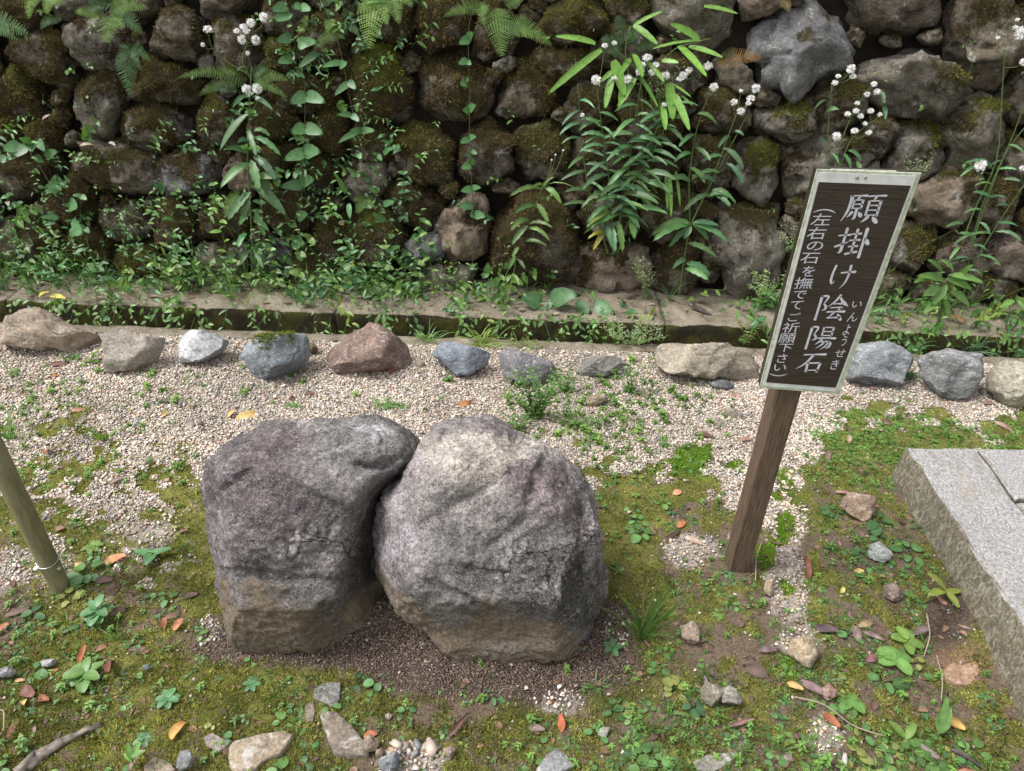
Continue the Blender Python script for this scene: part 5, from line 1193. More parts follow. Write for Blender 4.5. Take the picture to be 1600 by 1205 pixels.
# ------------------------------------------------------------------ named plants: every stem, leaf, frond and seed head a part
def part(name, mat, t, fn):
    mb = MB(); fn(mb); return mb.build(name, mat, t)
def fluff(t, c, r_, shaggy=False):
    mb = MB(); c = np.asarray(c, float)
    v, tt = ICO[1]; mb.add(v*r_*.30+c, tt, (.38, .32, .22))
    k = 260; d = rng.normal(0, 1, (k, 3)); d /= np.linalg.norm(d, axis=1)[:, None]
    if shaggy: d[:, 2] = d[:, 2]*.8-.25
    L = r_*rng.uniform(.7 if not shaggy else .4, 1.1, k); sd_ = np.cross(d, rng.normal(0, 1, (k, 3))); sd_ /= np.linalg.norm(sd_, axis=1)[:, None]
    wv = sd_*r_*.075; tip = c+d*L[:, None]
    V = np.stack([c+d*r_*.2-wv*.25, c+d*r_*.2+wv*.25, tip-wv*.7, tip+wv*.7], 1).reshape(-1, 3); i = np.arange(k)*4
    mb.add(V, np.concatenate([np.stack([i, i+1, i+3], 1), np.stack([i, i+3, i+2], 1)]), (.86, .86, .85)); mb.build('seed_head', M_seed, t)
def tall_plant(name, label, stems, leaves, heads, lc=BGRN, off=.10, group=None, cat='plant'):
    b0 = Wp(*stems[0][0], off*.6); t = thing(name, b0, label, cat, group)
    lines = []
    for s_ in stems:
        n = len(s_); pts = [Wp(x, y, off*(.5+.6*k/max(1, n-1))) for k, (x, y) in enumerate(s_)]; lines.append(smoothline(pts, 16))
        part('stem', M_stem, t, lambda mb: tube(mb, lines[-1], np.linspace(.0042, .0014, 16), (.07, .12, .035), 6))
    for (x, y, x2, y2, w_, *cc) in leaves:       # traced leaves: foot -> tip
        a = Wp(x, y, off); L = np.linalg.norm(Wp(x2, y2, off)-a); o2 = off+random.uniform(.0, .07); tip = Wp(x2, y2, o2); d = tip-a; L = np.linalg.norm(d)
        c = np.array(cc[0]) if cc else lc*random.uniform(.65, 1.45)*np.array([random.uniform(.85, 1.25), 1, random.uniform(.7, 1.1)])
        part('leaf', M_leaf, t, lambda mb: leaf(mb, a-np.array([0, 0, 0]), nrm(nrm(d)+np.array([0, -.05, .42])), nrm([random.uniform(-.3, .3), -.7, .75]), L*1.22, w_*2.0e-3, c, random.choice(('saw', 'lance')), droop=random.uniform(.7, 1.6), fold=.22, twist=random.uniform(-.6, .6)))
    for (hx, hy, r_, *sh) in heads:
        p = Wp(hx, hy, off*1.15)
        # short stalk down to the nearest stem point below
        best = min((q for ln in lines for q in ln[6:]), key=lambda q: np.linalg.norm(q-p)+max(0, q[2]-p[2]+.02)*5)
        part('stalk', M_stem, t, lambda mb: tube(mb, smoothline([best, (best+p)/2+np.array([(p-best)[0]*.25, 0, -.01]), p], 7), .0011, (.10, .15, .05), 4))
        fluff(t, p, r_*2.2e-3, bool(sh))
    return t
def autol(stem, y0, y1, n, ln, w_, spread=1.0):
    """leaves set alternately along a traced stem"""
    out = []; s_ = stem; ys = np.array([p[1] for p in s_])[::-1]; xs = np.array([p[0] for p in s_])[::-1]
    for i in range(n):
        y = y0+(y1-y0)*i/max(1, n-1)+random.uniform(-5, 5); x = np.interp(y, ys, xs); sg = 1 if i % 2 else -1; l = ln*random.uniform(.7, 1.15)*(1-.35*i/n)
        a = random.uniform(-.35, .55); out.append((x, y, x+sg*l*math.cos(a)*spread, y+l*math.sin(a), w_*random.uniform(.8, 1.15)*l/ln))
    return out
st = [(393,455),(395,400),(392,330),(386,250),(390,170),(393,105)]
tall_plant('seeding_plant', 'tall broad leaved weed crowned with white seed heads on the left part of the wall', [st, [(393,125),(378,95),(386,66),(396,50)], [(392,118),(350,95),(330,75),(325,52)], [(390,185),(402,160),(402,144)]],
 [(392,330,372,345,14),(388,255,350,292,20),(388,240,353,225,16),(388,178,352,232,20),(390,176,375,160,12),(395,245,432,262,18),(394,262,420,300,26),(392,250,405,290,22),(396,292,450,322,22),(392,300,362,340,22),(390,300,380,335,22),(396,215,438,225,14),(388,220,372,214,12),(396,205,418,196,12),(398,330,412,365,14),(385,365,370,380,14),(396,345,420,350,14),(386,200,400,238,14),(394,150,425,170,10),(386,150,362,160,10),(390,110,372,96,7),(392,140,402,118,7),(396,280,430,275,16),(396,390,412,410,12),(392,390,375,410,12)],
 [(380,40,7,1),(392,36,8),(398,58,6,1),(412,27,8),(378,62,8),(400,63,8),(385,47,7,1),(370,47,6,1),(387,83,4),(325,44,9,1),(317,70,4),(385,140,9),(402,139,9),(403,153,5,1)])
s1, s2, s3, s4, s5 = [(958,398),(955,300),(940,200),(933,140)], [(960,398),(978,300),(990,200),(1005,110)], [(965,395),(1002,290),(1025,200),(1062,125)], [(950,396),(920,300),(908,220),(903,130)], [(962,395),(972,310),(1020,240),(1072,125)]
lv = autol(s1, 340, 180, 16, 46, 12)+autol(s2, 350, 160, 22, 50, 13)+autol(s3, 330, 165, 20, 50, 13)+autol(s4, 320, 160, 14, 44, 12)+autol(s5, 330, 165, 18, 46, 12)
lv += [(955,330,918,352,11,(.12,.16,.03)),(952,365,922,358,11,(.3,.28,.03)),(948,358,928,388,12,(.26,.25,.03)),(955,350,960,390,14,BGRN*1.1),(965,345,972,388,16,GRN),(985,340,992,370,16,GRN*.9),(975,330,1000,352,14,BGRN),(945,345,955,385,12,BGRN),(958,318,922,345,10)]
tall_plant('seeding_plant', 'dense clump of lance leaved stems with white seed heads below bamboo blades', [s1, s2, s3, s4, s5], lv,
 [(931,125,9),(960,121,6,1),(981,124,8),(1000,112,8),(1012,88,9,1),(1003,100,8,1),(1020,110,8,1),(1025,100,7,1),(1040,116,9,1),(1068,116,9,1),(1077,108,7,1),(1062,122,6,1),(945,70,6,1),(960,66,5,1),(1107,101,9,1),(1038,162,5,1),(910,180,4)])
s1, s2, s3 = [(1062,458),(1068,410),(1078,350),(1110,290),(1135,220),(1152,175)], [(1078,352),(1076,280),(1088,200),(1110,140)], [(1078,352),(1100,310),(1130,250),(1165,185)]
tall_plant('seeding_plant', 'single stemmed weed with whorls of wide leaves right of the dense clump', [s1, s2, s3],
 [(1078,350,1022,340,18),(1078,352,1025,362,18),(1078,354,1048,382,14),(1080,354,1070,372,14),(1082,352,1108,368,14),(1082,350,1135,372,20),(1082,348,1120,352,12),(1075,380,1115,400,18),(1072,412,1110,422,20),(1070,420,1104,434,16),(1072,408,1055,400,12),(1110,305,1070,307,13),(1112,300,1138,322,14),(1112,298,1145,298,13),(1105,308,1148,286,13),(1118,285,1085,270,12),(1078,285,1050,262,13),(1078,262,1104,278,13),(1085,210,1062,225,11),(1090,178,1124,178,10),(1130,232,1168,252,12),(1135,255,1165,278,12),(1125,270,1085,258,10),(1140,212,1122,222,9),(1086,230,1108,250,12),(1130,245,1100,240,10),(1148,205,1162,210,8),(1080,240,1055,240,10)],
 [(1115,136,8),(1181,138,8),(1174,152,8,1),(1158,172,8,1),(1147,158,7,1),(1158,141,4,1),(1170,160,6,1)])
s1, s2, s3 = [(1290,330),(1292,250),(1295,180),(1300,130)], [(1296,320),(1310,230),(1335,170),(1360,135)], [(1298,310),(1312,260),(1330,215),(1362,190)]
tall_plant('seeding_plant', 'thin weed with drooping ragged white seed heads standing behind the sign', [s1, s2, s3], [(1291,175,1308,163,9),(1293,222,1278,220,6),(1318,240,1330,262,11),(1325,235,1348,245,10),(1372,140,1385,155,10),(1380,165,1385,180,9),(1292,158,1275,156,5),(1338,252,1346,268,10),(1300,240,1310,255,8)],
 [(1330,108,8),(1333,118,6,1),(1305,128,6,1),(1310,118,5,1),(1366,130,6,1),(1371,142,7,1),(1355,146,6,1),(1325,177,6,1),(1338,172,6,1),(1345,180,6,1),(1307,213,8),(1336,203,7,1),(1358,206,6,1),(1340,160,5,1),(1375,178,5,1),(1352,192,5,1),(1361,172,6,1)])
s1, s2, s3 = [(1505,470),(1510,420),(1530,345),(1560,265),(1590,195),(1605,150)], [(1498,400),(1520,330),(1560,255),(1566,140),(1572,55)], [(1508,440),(1540,380),(1572,330),(1600,290)]
tall_plant('seeding_plant', 'tall arching weed with round white seed heads by the frame edge', [s1, s2, s3, [(1512,400),(1535,320),(1570,240),(1600,200)]],
 autol(s1, 440, 230, 12, 34, 9)+[(1505,350,1480,350,9),(1520,300,1548,308,8),(1498,365,1528,366,9),(1555,362,1600,362,9),(1530,258,1500,270,8),(1500,385,1485,400,9),(1550,262,1520,235,8),(1568,280,1592,282,9)]+autol(s3, 420, 320, 5, 34, 9),
 [(1596,52,11),(1532,259,11),(1600,97,7),(1590,30,4,1),(1560,58,4,1),(1587,42,5,1),(1598,262,6,1)])
s1 = [(800,445),(808,395),(825,350),(845,300),(852,285)]
tall_plant('leafy_weed', 'green weed with a fan of long leaves at the wall foot centre', [s1],
 [(847,295,800,290,12),(850,293,880,306,13),(845,298,860,275,8),(838,318,854,345,14),(836,322,804,320,11),(828,345,800,338,14),(825,352,803,380,14),(826,350,860,342,9),(815,378,852,376,10),(812,385,800,398,10),(808,405,820,418,9),(806,400,794,420,10),(800,430,785,445,14),(800,428,812,440,9),(824,358,860,352,9),(850,290,835,285,8),(847,292,895,278,3)], [(862,250,2),(880,235,2),(868,242,2)], lc=GRN*.8)
s1 = [(1465,520),(1468,480),(1475,455),(1480,430)]
def frontplant(name, label, spec, cat='plant', lc=GRN, shape='lance', group=None):
    """spec: root px,py,z ; leaves as px lists at the same distance"""
    (rx, ry, rz), leaves = spec; b = P(rx, ry, rz); Y = b[1]; t = thing(name, b, label, cat, group)
    for lf in leaves:
        x, y, x2, y2, w_ = lf[:5]; c = np.array(lf[5]) if len(lf) > 5 else lc*random.uniform(.85, 1.25)
        a = PY(x, y, Y-.01); tip = PY(x2, y2, Y-.01-random.uniform(0, .05)); d = tip-a; L = np.linalg.norm(d); mpp = (a-CAM)@fw/F
        part('stem', M_stem, t, lambda mb: tube(mb, smoothline([b, (a+b)/2+np.array([0, .01, .01]), a], 7), .0013, c*.8, 4))
        part('leaf', M_leaf, t, lambda mb: leaf(mb, a, nrm(nrm(d)+np.array([0, -.05, .3])), nrm([random.uniform(-.3, .3), -.7, .8]), L*1.06, w_*mpp, c, shape, droop=.6, fold=.18))
    return t
frontplant('leafy_weed', 'upright weed with long drooping leaves on the ledge right of the sign', ((1466,522,.0), [(1475,440,1432,425,14),(1478,436,1520,452,14),(1470,450,1440,462,15),(1480,445,1455,478,14),(1482,430,1540,440,12),(1485,455,1515,480,14),(1475,468,1480,500,15),(1460,432,1425,440,10),(1490,425,1470,400,10),(1500,430,1520,410,9),(1472,425,1450,400,10),(1468,470,1440,490,12)]))
frontplant('leafy_weed', 'thin weed with drooping pale green leaves over the drain near the frame edge', ((1577,540,-.05), [(1580,500,1560,545,9),(1580,500,1620,520,10),(1575,530,1562,546,14),(1578,535,1600,545,8),(1585,470,1560,480,10),(1590,470,1610,500,10),(1582,510,1572,512,6)]))
frontplant('leafy_weed', 'broad heart leaved weed hanging from the ledge', ((830,480,.03), [(842,475,812,460,30),(850,478,858,486,30),(865,470,905,455,32),(862,482,855,488,20),(830,512,852,520,20),(900,480,925,488,26),(930,480,962,490,28)]), lc=DGRN*1.15, shape='heart')

# vines with paired heart leaves
def vine(label, stem, pairs, off=.07):
    t = thing('vine', Wp(*stem[0], off), label, 'vine'); ln = smoothline([Wp(x, y, off) for x, y in stem], 20)
    part('stem', M_stem, t, lambda mb: tube(mb, ln, .0012, (.10, .09, .05), 5))
    for (x, y, x2, y2, w_) in pairs:
        a = Wp(x, y, off); b = Wp(x2, y2, off+.025); L = np.linalg.norm(b-a); c = DGRN*random.uniform(1.0, 1.5)
        part('leaf', M_leaf, t, lambda mb: leaf(mb, a, nrm(nrm(b-a)+np.array([0, -.2, .12])), nrm([random.uniform(-.2, .2), -1, .55]), L*1.05, w_*2.62e-3, c, 'heart', droop=.35, fold=.12))
vine('long climbing vine with big paired heart leaves beside the tall seeding weed', [(462,440),(470,330),(476,210),(478,120),(455,55),(445,-5)],
 [(478,150,450,160,20),(480,150,514,157,20),(476,200,452,206,20),(478,200,511,206,20),(474,240,440,247,20),(476,238,505,232,24),(472,290,435,287,18),(470,285,495,275,22),(465,340,484,329,18),(464,385,456,388,18),(460,382,480,375,18),(455,60,428,62,16),(456,92,430,96,15),(448,10,420,15,16),(452,20,426,32,20),(470,10,456,12,14),(470,12,490,14,14),(505,258,512,252,14),(470,70,500,60,16),(480,62,465,80,20),(497,82,460,108,12)])
vine('slender vertical vine with small paired heart leaves hanging over the centre stones', [(733,215),(734,150),(732,90),(731,50),(738,10),(760,0)],
 [(732,62,714,68,14),(732,60,741,48,14),(730,95,713,99,12),(730,97,738,101,9),(729,130,717,132,15),(729,128,733,124,12),(733,174,721,170,13),(733,172,745,160,13),(732,218,716,222,11),(734,216,746,211,11)])
vine('short vine with yellowish tip and heart leaves in front of the pinkish flat stone', [(738,420),(740,340),(737,290),(735,225)],
 [(735,258,717,262,13),(736,256,742,246,12),(737,296,717,296,13),(738,294,754,290,10),(738,322,712,318,14),(740,336,734,338,14),(742,336,762,335,15),(736,236,748,240,8),(737,242,724,240,8)])
vine('wiry vine with narrow paired leaves climbing between the mossy centre stones', [(610,450),(605,380),(590,300),(565,230),(545,150),(530,60),(500,0)],
 [(532,98,498,102,10),(538,96,530,110,11),(545,130,518,150,11),(545,128,560,140,12),(548,180,524,176,9),(550,180,565,190,11),(565,205,545,200,10),(565,205,590,200,11),(600,240,615,225,9),(560,205,522,222,10),(590,300,575,290,10),(600,320,620,310,11),(600,345,582,330,12),(608,370,620,365,9),(612,390,628,380,9),(560,240,565,250,10),(540,300,525,265,10),(545,320,548,345,9)], .09)
vine('dark glossy leaved creeper at the far left of the wall', [(110,330),(80,290),(50,240),(20,225),(-5,215)],
 [(30,228,2,232,20),(32,235,8,250,18),(40,230,20,246,20),(50,228,38,215,14),(52,225,50,240,16),(65,248,52,250,16),(72,245,95,230,16),(60,220,75,238,14),(45,222,30,213,14),(95,290,68,288,14),(92,295,66,298,12),(110,320,125,322,24),(112,355,135,362,30),(90,340,60,335,10),(10,245,0,256,16)])

# ferns
FG, FD, FB = np.array([.14, .24, .055]), np.array([.075, .15, .055]), np.array([.24, .38, .10])
def fern(label, fr, off=.05):
    x0, y0 = fr[0][:2]; t = thing('fern', Wp(x0, y0, off), label, 'fern')
    for (x, y, x2, y2, w_, c) in fr:
        a = Wp(x, y, off*.5); b = Wp(x2, y2, off+random.uniform(.03, .08)); part('frond', M_leaf, t, lambda mb: frond(mb, a, b, w_*2.9e-3, c, n=int(12+np.hypot(x2-x, y2-y)/6)))
fern('large bright green fern spilling from the top of the wall on the far side', [(178,22,167,68,40,FG),(172,20,234,14,26,FG),(168,28,118,20,20,FB),(190,18,222,52,30,FD),(180,8,138,4,30,FD),(185,4,205,-20,30,FG),(160,10,140,24,20,FD),(175,22,195,45,26,FG)])
fern('small dark fern hanging straight down above the lichen spotted stones', [(206,72,203,150,40,FD),(207,74,184,108,20,FD),(208,73,236,96,20,FD),(207,73,222,112,16,FD),(206,74,190,75,14,FD)])
fern('bluish fern frond entering from the frame edge near the top', [(-22,36,46,54,40,FD*1.4),(-20,40,30,64,24,FD*1.3)])
fern('yellowish fern fronds hanging from the top corner', [(62,-12,45,30,22,FB),(92,-14,73,22,26,FB),(100,-8,88,12,20,FG),(96,28,64,46,18,FD),(76,22,58,18,10,FG)])
fern('pale light green fern hanging at the top centre of the wall', [(588,-8,577,78,46,FB),(600,-6,560,18,26,FB),(600,-8,604,40,26,FB*.9),(612,-10,624,38,28,FB*.9),(625,-8,645,12,20,FG)])
fern('two tiered fern over the top right of the centre stones with hanging tips', [(775,12,784,90,44,FG),(768,15,692,27,22,FG),(785,35,862,73,30,FG),(750,5,757,42,20,FG),(790,10,820,-5,26,FG),(780,30,802,62,26,FD),(795,50,842,60,18,FB)])
fern('fern with long narrow fronds crossing behind the tall seeding weed', [(388,124,276,123,18,FG),(384,128,310,150,22,FG*.8),(380,118,345,110,16,FG),(395,126,452,126,22,FG*.9),(398,128,450,154,18,FG),(395,122,420,108,18,FD),(372,142,330,140,16,FD)])
fern('dark feathery fern above the bamboo blades', [(978,82,962,25,26,FD*.9),(976,80,938,62,26,FD),(985,75,995,30,20,FD),(988,78,1028,72,18,FD),(975,85,945,80,22,FD),(990,70,985,50,16,FD*1.4)])
fern('withered rusty brown fern frond right of the bamboo blades', [(1118,100,1192,92,26,np.array([.30,.17,.05])),(1125,98,1150,76,18,np.array([.10,.10,.04])),(1220,2,1232,18,18,np.array([.2,.16,.06]))])
fern('small pale fern fronds among the heart leaved vine', [(478,44,466,50,12,FB),(475,45,482,25,12,FB),(545,46,490,78,22,FG),(520,30,512,52,18,FG),(500,8,530,-4,20,FD),(545,40,562,58,14,FD)])
fern('tiny bright fern low on the wall beside the tall seeding weed', [(372,302,352,340,22,FB*.9),(375,300,356,318,16,FG)])
fern('short toothed fern low in the middle of the wall', [(575,308,558,334,24,FG*.9),(575,308,585,326,16,FG),(574,310,552,314,14,FG)])

# bamboo grass
def bamboo():
    B1 = np.array([.17, .34, .06])
    L = [(930,68,865,53,13),(940,78,852,148,15),(958,95,977,153,22),(990,40,1030,70,13),(990,40,1037,14,8),(1092,62,1046,33,16),(1060,72,1107,121,18),(1076,73,1133,89,12),(1020,76,1100,58,6),(985,92,965,120,12),(957,118,945,172,16),(992,122,964,170,15),(1045,130,1052,190,20),(1052,146,1079,206,16),(1034,95,1062,97,10),(1046,272,1049,342,9),(1040,272,1043,330,9),(1056,268,1063,326,7),(1100,10,1156,20,9),(990,85,1005,122,16),(962,108,935,130,10),(1050,132,1082,152,6),(1064,150,1083,166,6),(1000,120,1030,170,9),(1010,95,1040,130,10),(975,130,968,165,14),(1035,165,1040,205,14)]
    t = thing('bamboo_grass', Wp(985, 95, .05), 'spray of long pointed bamboo grass blades jutting from the wall above the dense clump', 'plant')
    for st_ in ([(985,190),(985,130),(975,80),(985,40)], [(1020,180),(1015,120),(1050,75),(1110,60)], [(1005,190),(1000,110),(960,75)], [(1030,230),(1030,150),(1050,120)]):
        part('stem', M_stem, t, lambda mb: tube(mb, smoothline([Wp(x, y, .06+.02*i) for i, (x, y) in enumerate(st_)], 14), .0014, (.12, .2, .05), 5))
    for x, y, x2, y2, w_ in L:
        a = Wp(x, y, .10); b = Wp(x2, y2, .10+random.uniform(.0, .10)); c = B1*random.uniform(.75, 1.25)
        part('leaf', M_leaf, t, lambda mb: leaf(mb, a, nrm(nrm(b-a)+np.array([0, 0, .14])), nrm([random.uniform(-.4, .4), -.8, .7]), np.linalg.norm(b-a), w_*1.95e-3, c, 'blade', droop=.3, fold=.15))
bamboo()

# airy plants with dots of tiny flowers
def airy(label, b, hgt, wid, n, c, fl=True, leafl=.014, dens=9, cat='plant', name='wispy_weed', lean=(0, 0)):
    t = thing(name, b, label, cat); b = np.asarray(b, float); mb = MB(); lf = MB(); fw_ = MB()
    for k in range(n):
        tip = b+np.array([random.uniform(-1, 1)*wid/2+lean[0], random.uniform(-.6, .3)*wid/2+lean[1], hgt*random.uniform(.55, 1.05)])
        ln = smoothline([b+np.array([random.uniform(-1, 1)*wid*.12, 0, 0]), (b+tip)/2+np.array([random.uniform(-.02, .02), 0, hgt*.08]), tip], 12); tube(mb, ln, np.linspace(.0012, .0006, 12), c*.8, 4)
        for j in range(dens):
            q = ln[random.randint(2, 11)]; a = random.random()*6.28; d = np.array([math.cos(a), math.sin(a), random.uniform(-.1, .9)])
            leaf(lf, q, d, (0, -.5, 1), leafl*random.uniform(.6, 1.2), leafl*.2 if leafl > .012 else leafl*.5, c*random.uniform(.8, 1.3), 'lance', droop=.4)
        if fl:
            for j in range(dens+3):
                q = ln[random.randint(5, 11)]; e = q+np.array([random.uniform(-.02, .02), random.uniform(-.02, .01), random.uniform(0, .022)]); tube(mb, [q, e], .0005, c, 3)
                v, tt = ICO[1]; fw_.add(v*random.uniform(.0014, .0024)+e, tt, random.choice([(.5, .46, .3), (.42, .42, .22), (.55, .52, .42)]))
    mb.build('stem', M_stem, t); lf.build('foliage', M_leaf, t)
    if fl: fw_.build('blossom', M_seed, t)
AG = np.array([.16, .25, .085])
def ledge(px, py): return P(px, py, LZ)
def wl(px, py): p = Wp(px, py, .05); return p
airy('wispy weed dotted with cream flower buds at the wall foot below the clump', ledge(1010,468), .21, .20, 13, AG)
airy('pale leaved wispy weed spilling over the ledge just left of the sign', ledge(1195,482), .20, .22, 15, AG*1.25, True, .022, 14)
airy('green wispy weed standing in the drain in front of the ledge', P(985,545,-.02), .15, .26, 18, AG*1.05, True, .018, 13)
airy('feathery weed hanging among the dense clump of seeding stems', wl(1030,170), .16, .14, 10, AG*1.1, True, .012, 8)
airy('fine budded weed behind the top edge of the sign', wl(1420,300), .15, .16, 9, AG, True, .010, 7)
airy('tiny flowered weed hanging low inside the dense clump', wl(1010,320), .10, .12, 8, AG*1.1, True, .012, 7)
airy('yellowish leaved weed leaning over the drain beside the sign', P(1165,540,-.05), .16, .16, 9, np.array([.2,.24,.07]), False, .026, 9)
airy('pale wispy weed against the wall left of the sign', wl(1230,395), .13, .16, 8, AG, True, .012, 7)
def g0(px, py): return G(px, py, -.003)
airy('bushy feathery weed on the gravel just behind the right boulder', g0(835,655), .21, .20, 34, GRN*.95, False, .012, 26, name='bushy_weed')
airy('low leafy weed hugging the crown of the right boulder', g0(808,672), .09, .15, 14, GRN*.9, False, .014, 14, name='bushy_weed')
airy('thin upright weed with sparse leaves on the gravel before the low grey edging stone', g0(985,618), .20, .17, 12, GRN*.8, False, .018, 9)
airy('small leafy weed on the gravel beside the flat purplish edging stone', g0(882,612), .12, .13, 13, GRN*.85, False, .022, 7)
airy('low weed cluster on the gravel right of the bushy feathery weed', g0(905,668), .07, .17, 16, GRN*1.05, False, .018, 9)
airy('short leafy weed on the gravel left of the slanting post', g0(1040,700), .03, .08, 8, GRN, False, .014, 8)
airy('small tuft of leaves on the gravel midway behind the boulders', g0(610,640), .04, .15, 16, GRN, False, .018, 8, name='bushy_weed')
airy('tiny green weed next to the tan slab edging stone', g0(118,562), .03, .06, 6, GRN, False, .022, 6, name='bushy_weed')
airy('thin budded weed on the gravel in front of the flat tan slab edging stone', g0(180,585), .09, .08, 6, GRN*1.1, False, .012, 7)
airy('low weed patch on the gravel with a dark leaf beside it', g0(462,637), .022, .08, 8, GRN, False, .016, 8, name='bushy_weed')
airy('small yellow green weed under the blue slate edging stone', g0(701,597), .03, .035, 7, GRN*.9, False, .012, 10, name='bushy_weed')
airy('tall sparse weed on the green patch below the dark blue edging stone', g0(1403,655), .15, .07, 4, GRN*.8, False, .012, 6)

# grass tufts
def tuftp(label, b, n, L, c, w_=.004, up=.9, droop=1.3, cat='grass tuft', spread=.012, name='grass_tuft', sidex=1.0):
    t = thing(name, b, label, cat); b = np.asarray(b, float)
    for k in range(n):
        a = random.random()*6.28; d = nrm([math.cos(a)*sidex, math.sin(a)*.7-.15, up*random.uniform(.6, 1.7)])
        part('blade', M_leaf, t, lambda mb: gblade(mb, b+np.array([random.uniform(-1, 1)*spread, random.uniform(-1, 1)*spread*.6, 0]), d, L*random.uniform(.6, 1.15), w_*random.uniform(.7, 1.2), c*random.uniform(.75, 1.25), droop*random.uniform(.5, 1.4), 6))
YG = np.array([.17, .26, .04])
tuftp('upright grass tuft between the right boulder and the small tan stone', g0(1003,998), 38, .23, GRN*.85, .0042, 2.2, .9)
tuftp('green arching grass tuft on the kerb beside the pyramid shaped edging stone', P(672,534,.0), 34, .10, GRN*1.25, .0035, .8, 1.6, spread=.03)
tuftp('yellow green arching grass tuft on the kerb over the blue slate stone', P(755,540,.0), 46, .13, YG*1.25, .0038, .8, 1.7, spread=.05)
tuftp('low yellow green grass tuft on the kerb behind the purplish flat stone', P(825,545,.0), 26, .08, YG, .0035, .7, 1.6, spread=.05)
tuftp('dark grass tuft rising behind the dark blue edging stone', P(1425,552,.0), 18, .15, DGRN*1.4, .003, 1.1, 1.6, spread=.02)
tuftp('small dark grass tuft on the gravel in front of the dark blue edging stone', g0(1412,592), 20, .085, DGRN*1.6, .004, 1.0, 1.2, spread=.02)
tuftp('dark narrow leaved tuft squeezed before the cream topped edging stone', g0(1552,618), 26, .085, DGRN*1.25, .005, 1.3, 1.0, spread=.02)
tuftp('dark grass arching behind the heart shaped edging stone', P(1520,548,.0), 22, .14, DGRN*1.3, .003, .8, 1.8, spread=.04)
tuftp('bent dark grass at the frame edge behind the cream topped edging stone', P(1598,560,.0), 22, .14, DGRN*1.2, .0035, .8, 1.8, spread=.04)
tuftp('short bright grass sprout on the gravel left of the boulders', g0(163,690), 9, .075, LGRN*.9, .009, 1.2, .8)
tuftp('tall bright grass at the left frame edge beside the pole top', g0(18,690), 16, .11, GRN*1.3, .006, 1.6, .8)
tuftp('thin grass sprout on the gravel below the blue block edging stone', g0(378,620), 10, .06, LGRN, .004, 1.5, .8)
tuftp('sparse grass hanging in the dark gap between the boulders', P(575,905,.09), 12, .07, DGRN*.8, .003, .3, 2.2)
tuftp('spreading grass tuft in the weeds below the tan upright stone', g0(935,1078), 14, .05, GRN, .004, .5, .8)
tuftp('narrow grass sprout lower in the moss near the bottom centre', g0(540,1068+30), 8, .03, GRN, .003, .8, .8)

# seedlings on the ground, leaves radiating
def seedling(label, b, leaves, c, shape='ovate', h=.03, name='seedling'):
    t = thing(name, b, label, 'seedling'); b = np.asarray(b, float)
    part('stem', M_stem, t, lambda mb: tube(mb, [b, b+[0, 0, h*.6], b+[0, 0, h]], .0014, c*.8, 5))
    for (ang, el, L, W) in leaves:
        d = nrm([math.cos(R(ang)), math.sin(R(ang)), el]); cc = c*random.uniform(.8, 1.25)
        part('leaf', M_leaf, t, lambda mb: leaf(mb, b+np.array([0, 0, h*random.uniform(.6, 1)]), d, (0, 0, 1), L, W, cc, shape, droop=.45, fold=.15))
seedling('four leaved yellow green seedling beside the platform side', g0(1472,935), [(150,.9,.075,.024),(195,.15,.062,.022),(15,.15,.062,.020),(-75,.1,.056,.022)], np.array([.21,.25,.055]), 'ovate', .035)
seedling('dark green leafy plant in the moss beside the foot of the pole', g0(158,965), [(90,.5,.04,.022),(30,.4,.04,.022),(150,.4,.04,.022),(210,.2,.045,.025),(-30,.3,.04,.024),(-90,.2,.05,.028),(-120,.1,.04,.025),(60,.9,.03,.016),(-60,.1,.04,.024)], BGRN*1.15, 'ovate', .05)
seedling('three leaved seedling in the moss left of the boulder', g0(240,872), [(170,.3,.065,.028),(20,.4,.06,.025),(-95,.2,.045,.034),(140,.2,.03,.022)], BGRN*1.1, 'heart', .03)
seedling('trail of bright oval leaves in the moss right of the pole', g0(145,855), [(120,.2,.03,.016),(10,.2,.034,.018),(-40,.2,.034,.018),(-140,.2,.034,.018),(60,.2,.03,.016),(-80,.2,.034,.02)], LGRN*.9, 'ovate', .01)
seedling('broad leaved plantain in litter below the pole foot', g0(133,1055), [(100,.5,.045,.022),(40,.4,.05,.022),(-20,.3,.05,.026),(-70,.2,.055,.032),(200,.3,.05,.030),(160,.3,.045,.028),(-120,.1,.04,.025)], GRN*.85, 'ovate', .02)
seedling('spreading bright rosette of oblong leaves near the lower right path', g0(1423,1142), [(135,.7,.055,.02),(45,.6,.05,.018),(-40,.2,.035,.015),(-110,.1,.03,.014)], LGRN*.8, 'ovate', .012)
seedling('tall folded leaf seedling leaning beside the orange yellow leaf', g0(1474,1135), [(70,1.9,.10,.018),(60,1.6,.075,.03)], GRN*.9, 'ovate', .03)
seedling('slender sprig with paired leaves at the bottom edge', g0(212,1200), [(120,1.2,.04,.014),(60,1.4,.045,.014),(150,.3,.03,.012),(20,.6,.035,.014)], GRN*1.1, 'lance', .055)
seedling('pale sprout in front of the pyramid shaped edging stone', g0(529,573), [(175,.35,.05,.011),(5,.35,.05,.011),(150,.7,.03,.01)], LGRN*1.1, 'lance', .015)
seedling('tiny bluish rosette in the moss below the left boulder', g0(394,1072), [(a, .25, .022, .012) for a in range(0, 360, 60)], BGRN*1.3, 'round', .012)
seedling('two leaved seedling under the left boulder', g0(476,1022), [(100,.8,.022,.015),(-60,.2,.02,.015),(15,.3,.022,.013)], BGRN*1.3, 'round', .015)
seedling('small rosette at the foot of the right boulder', g0(955,1020), [(a, .25, .030, .017) for a in (10, 80, 150, 220, 290)], BGRN*1.15, 'ovate', .015)
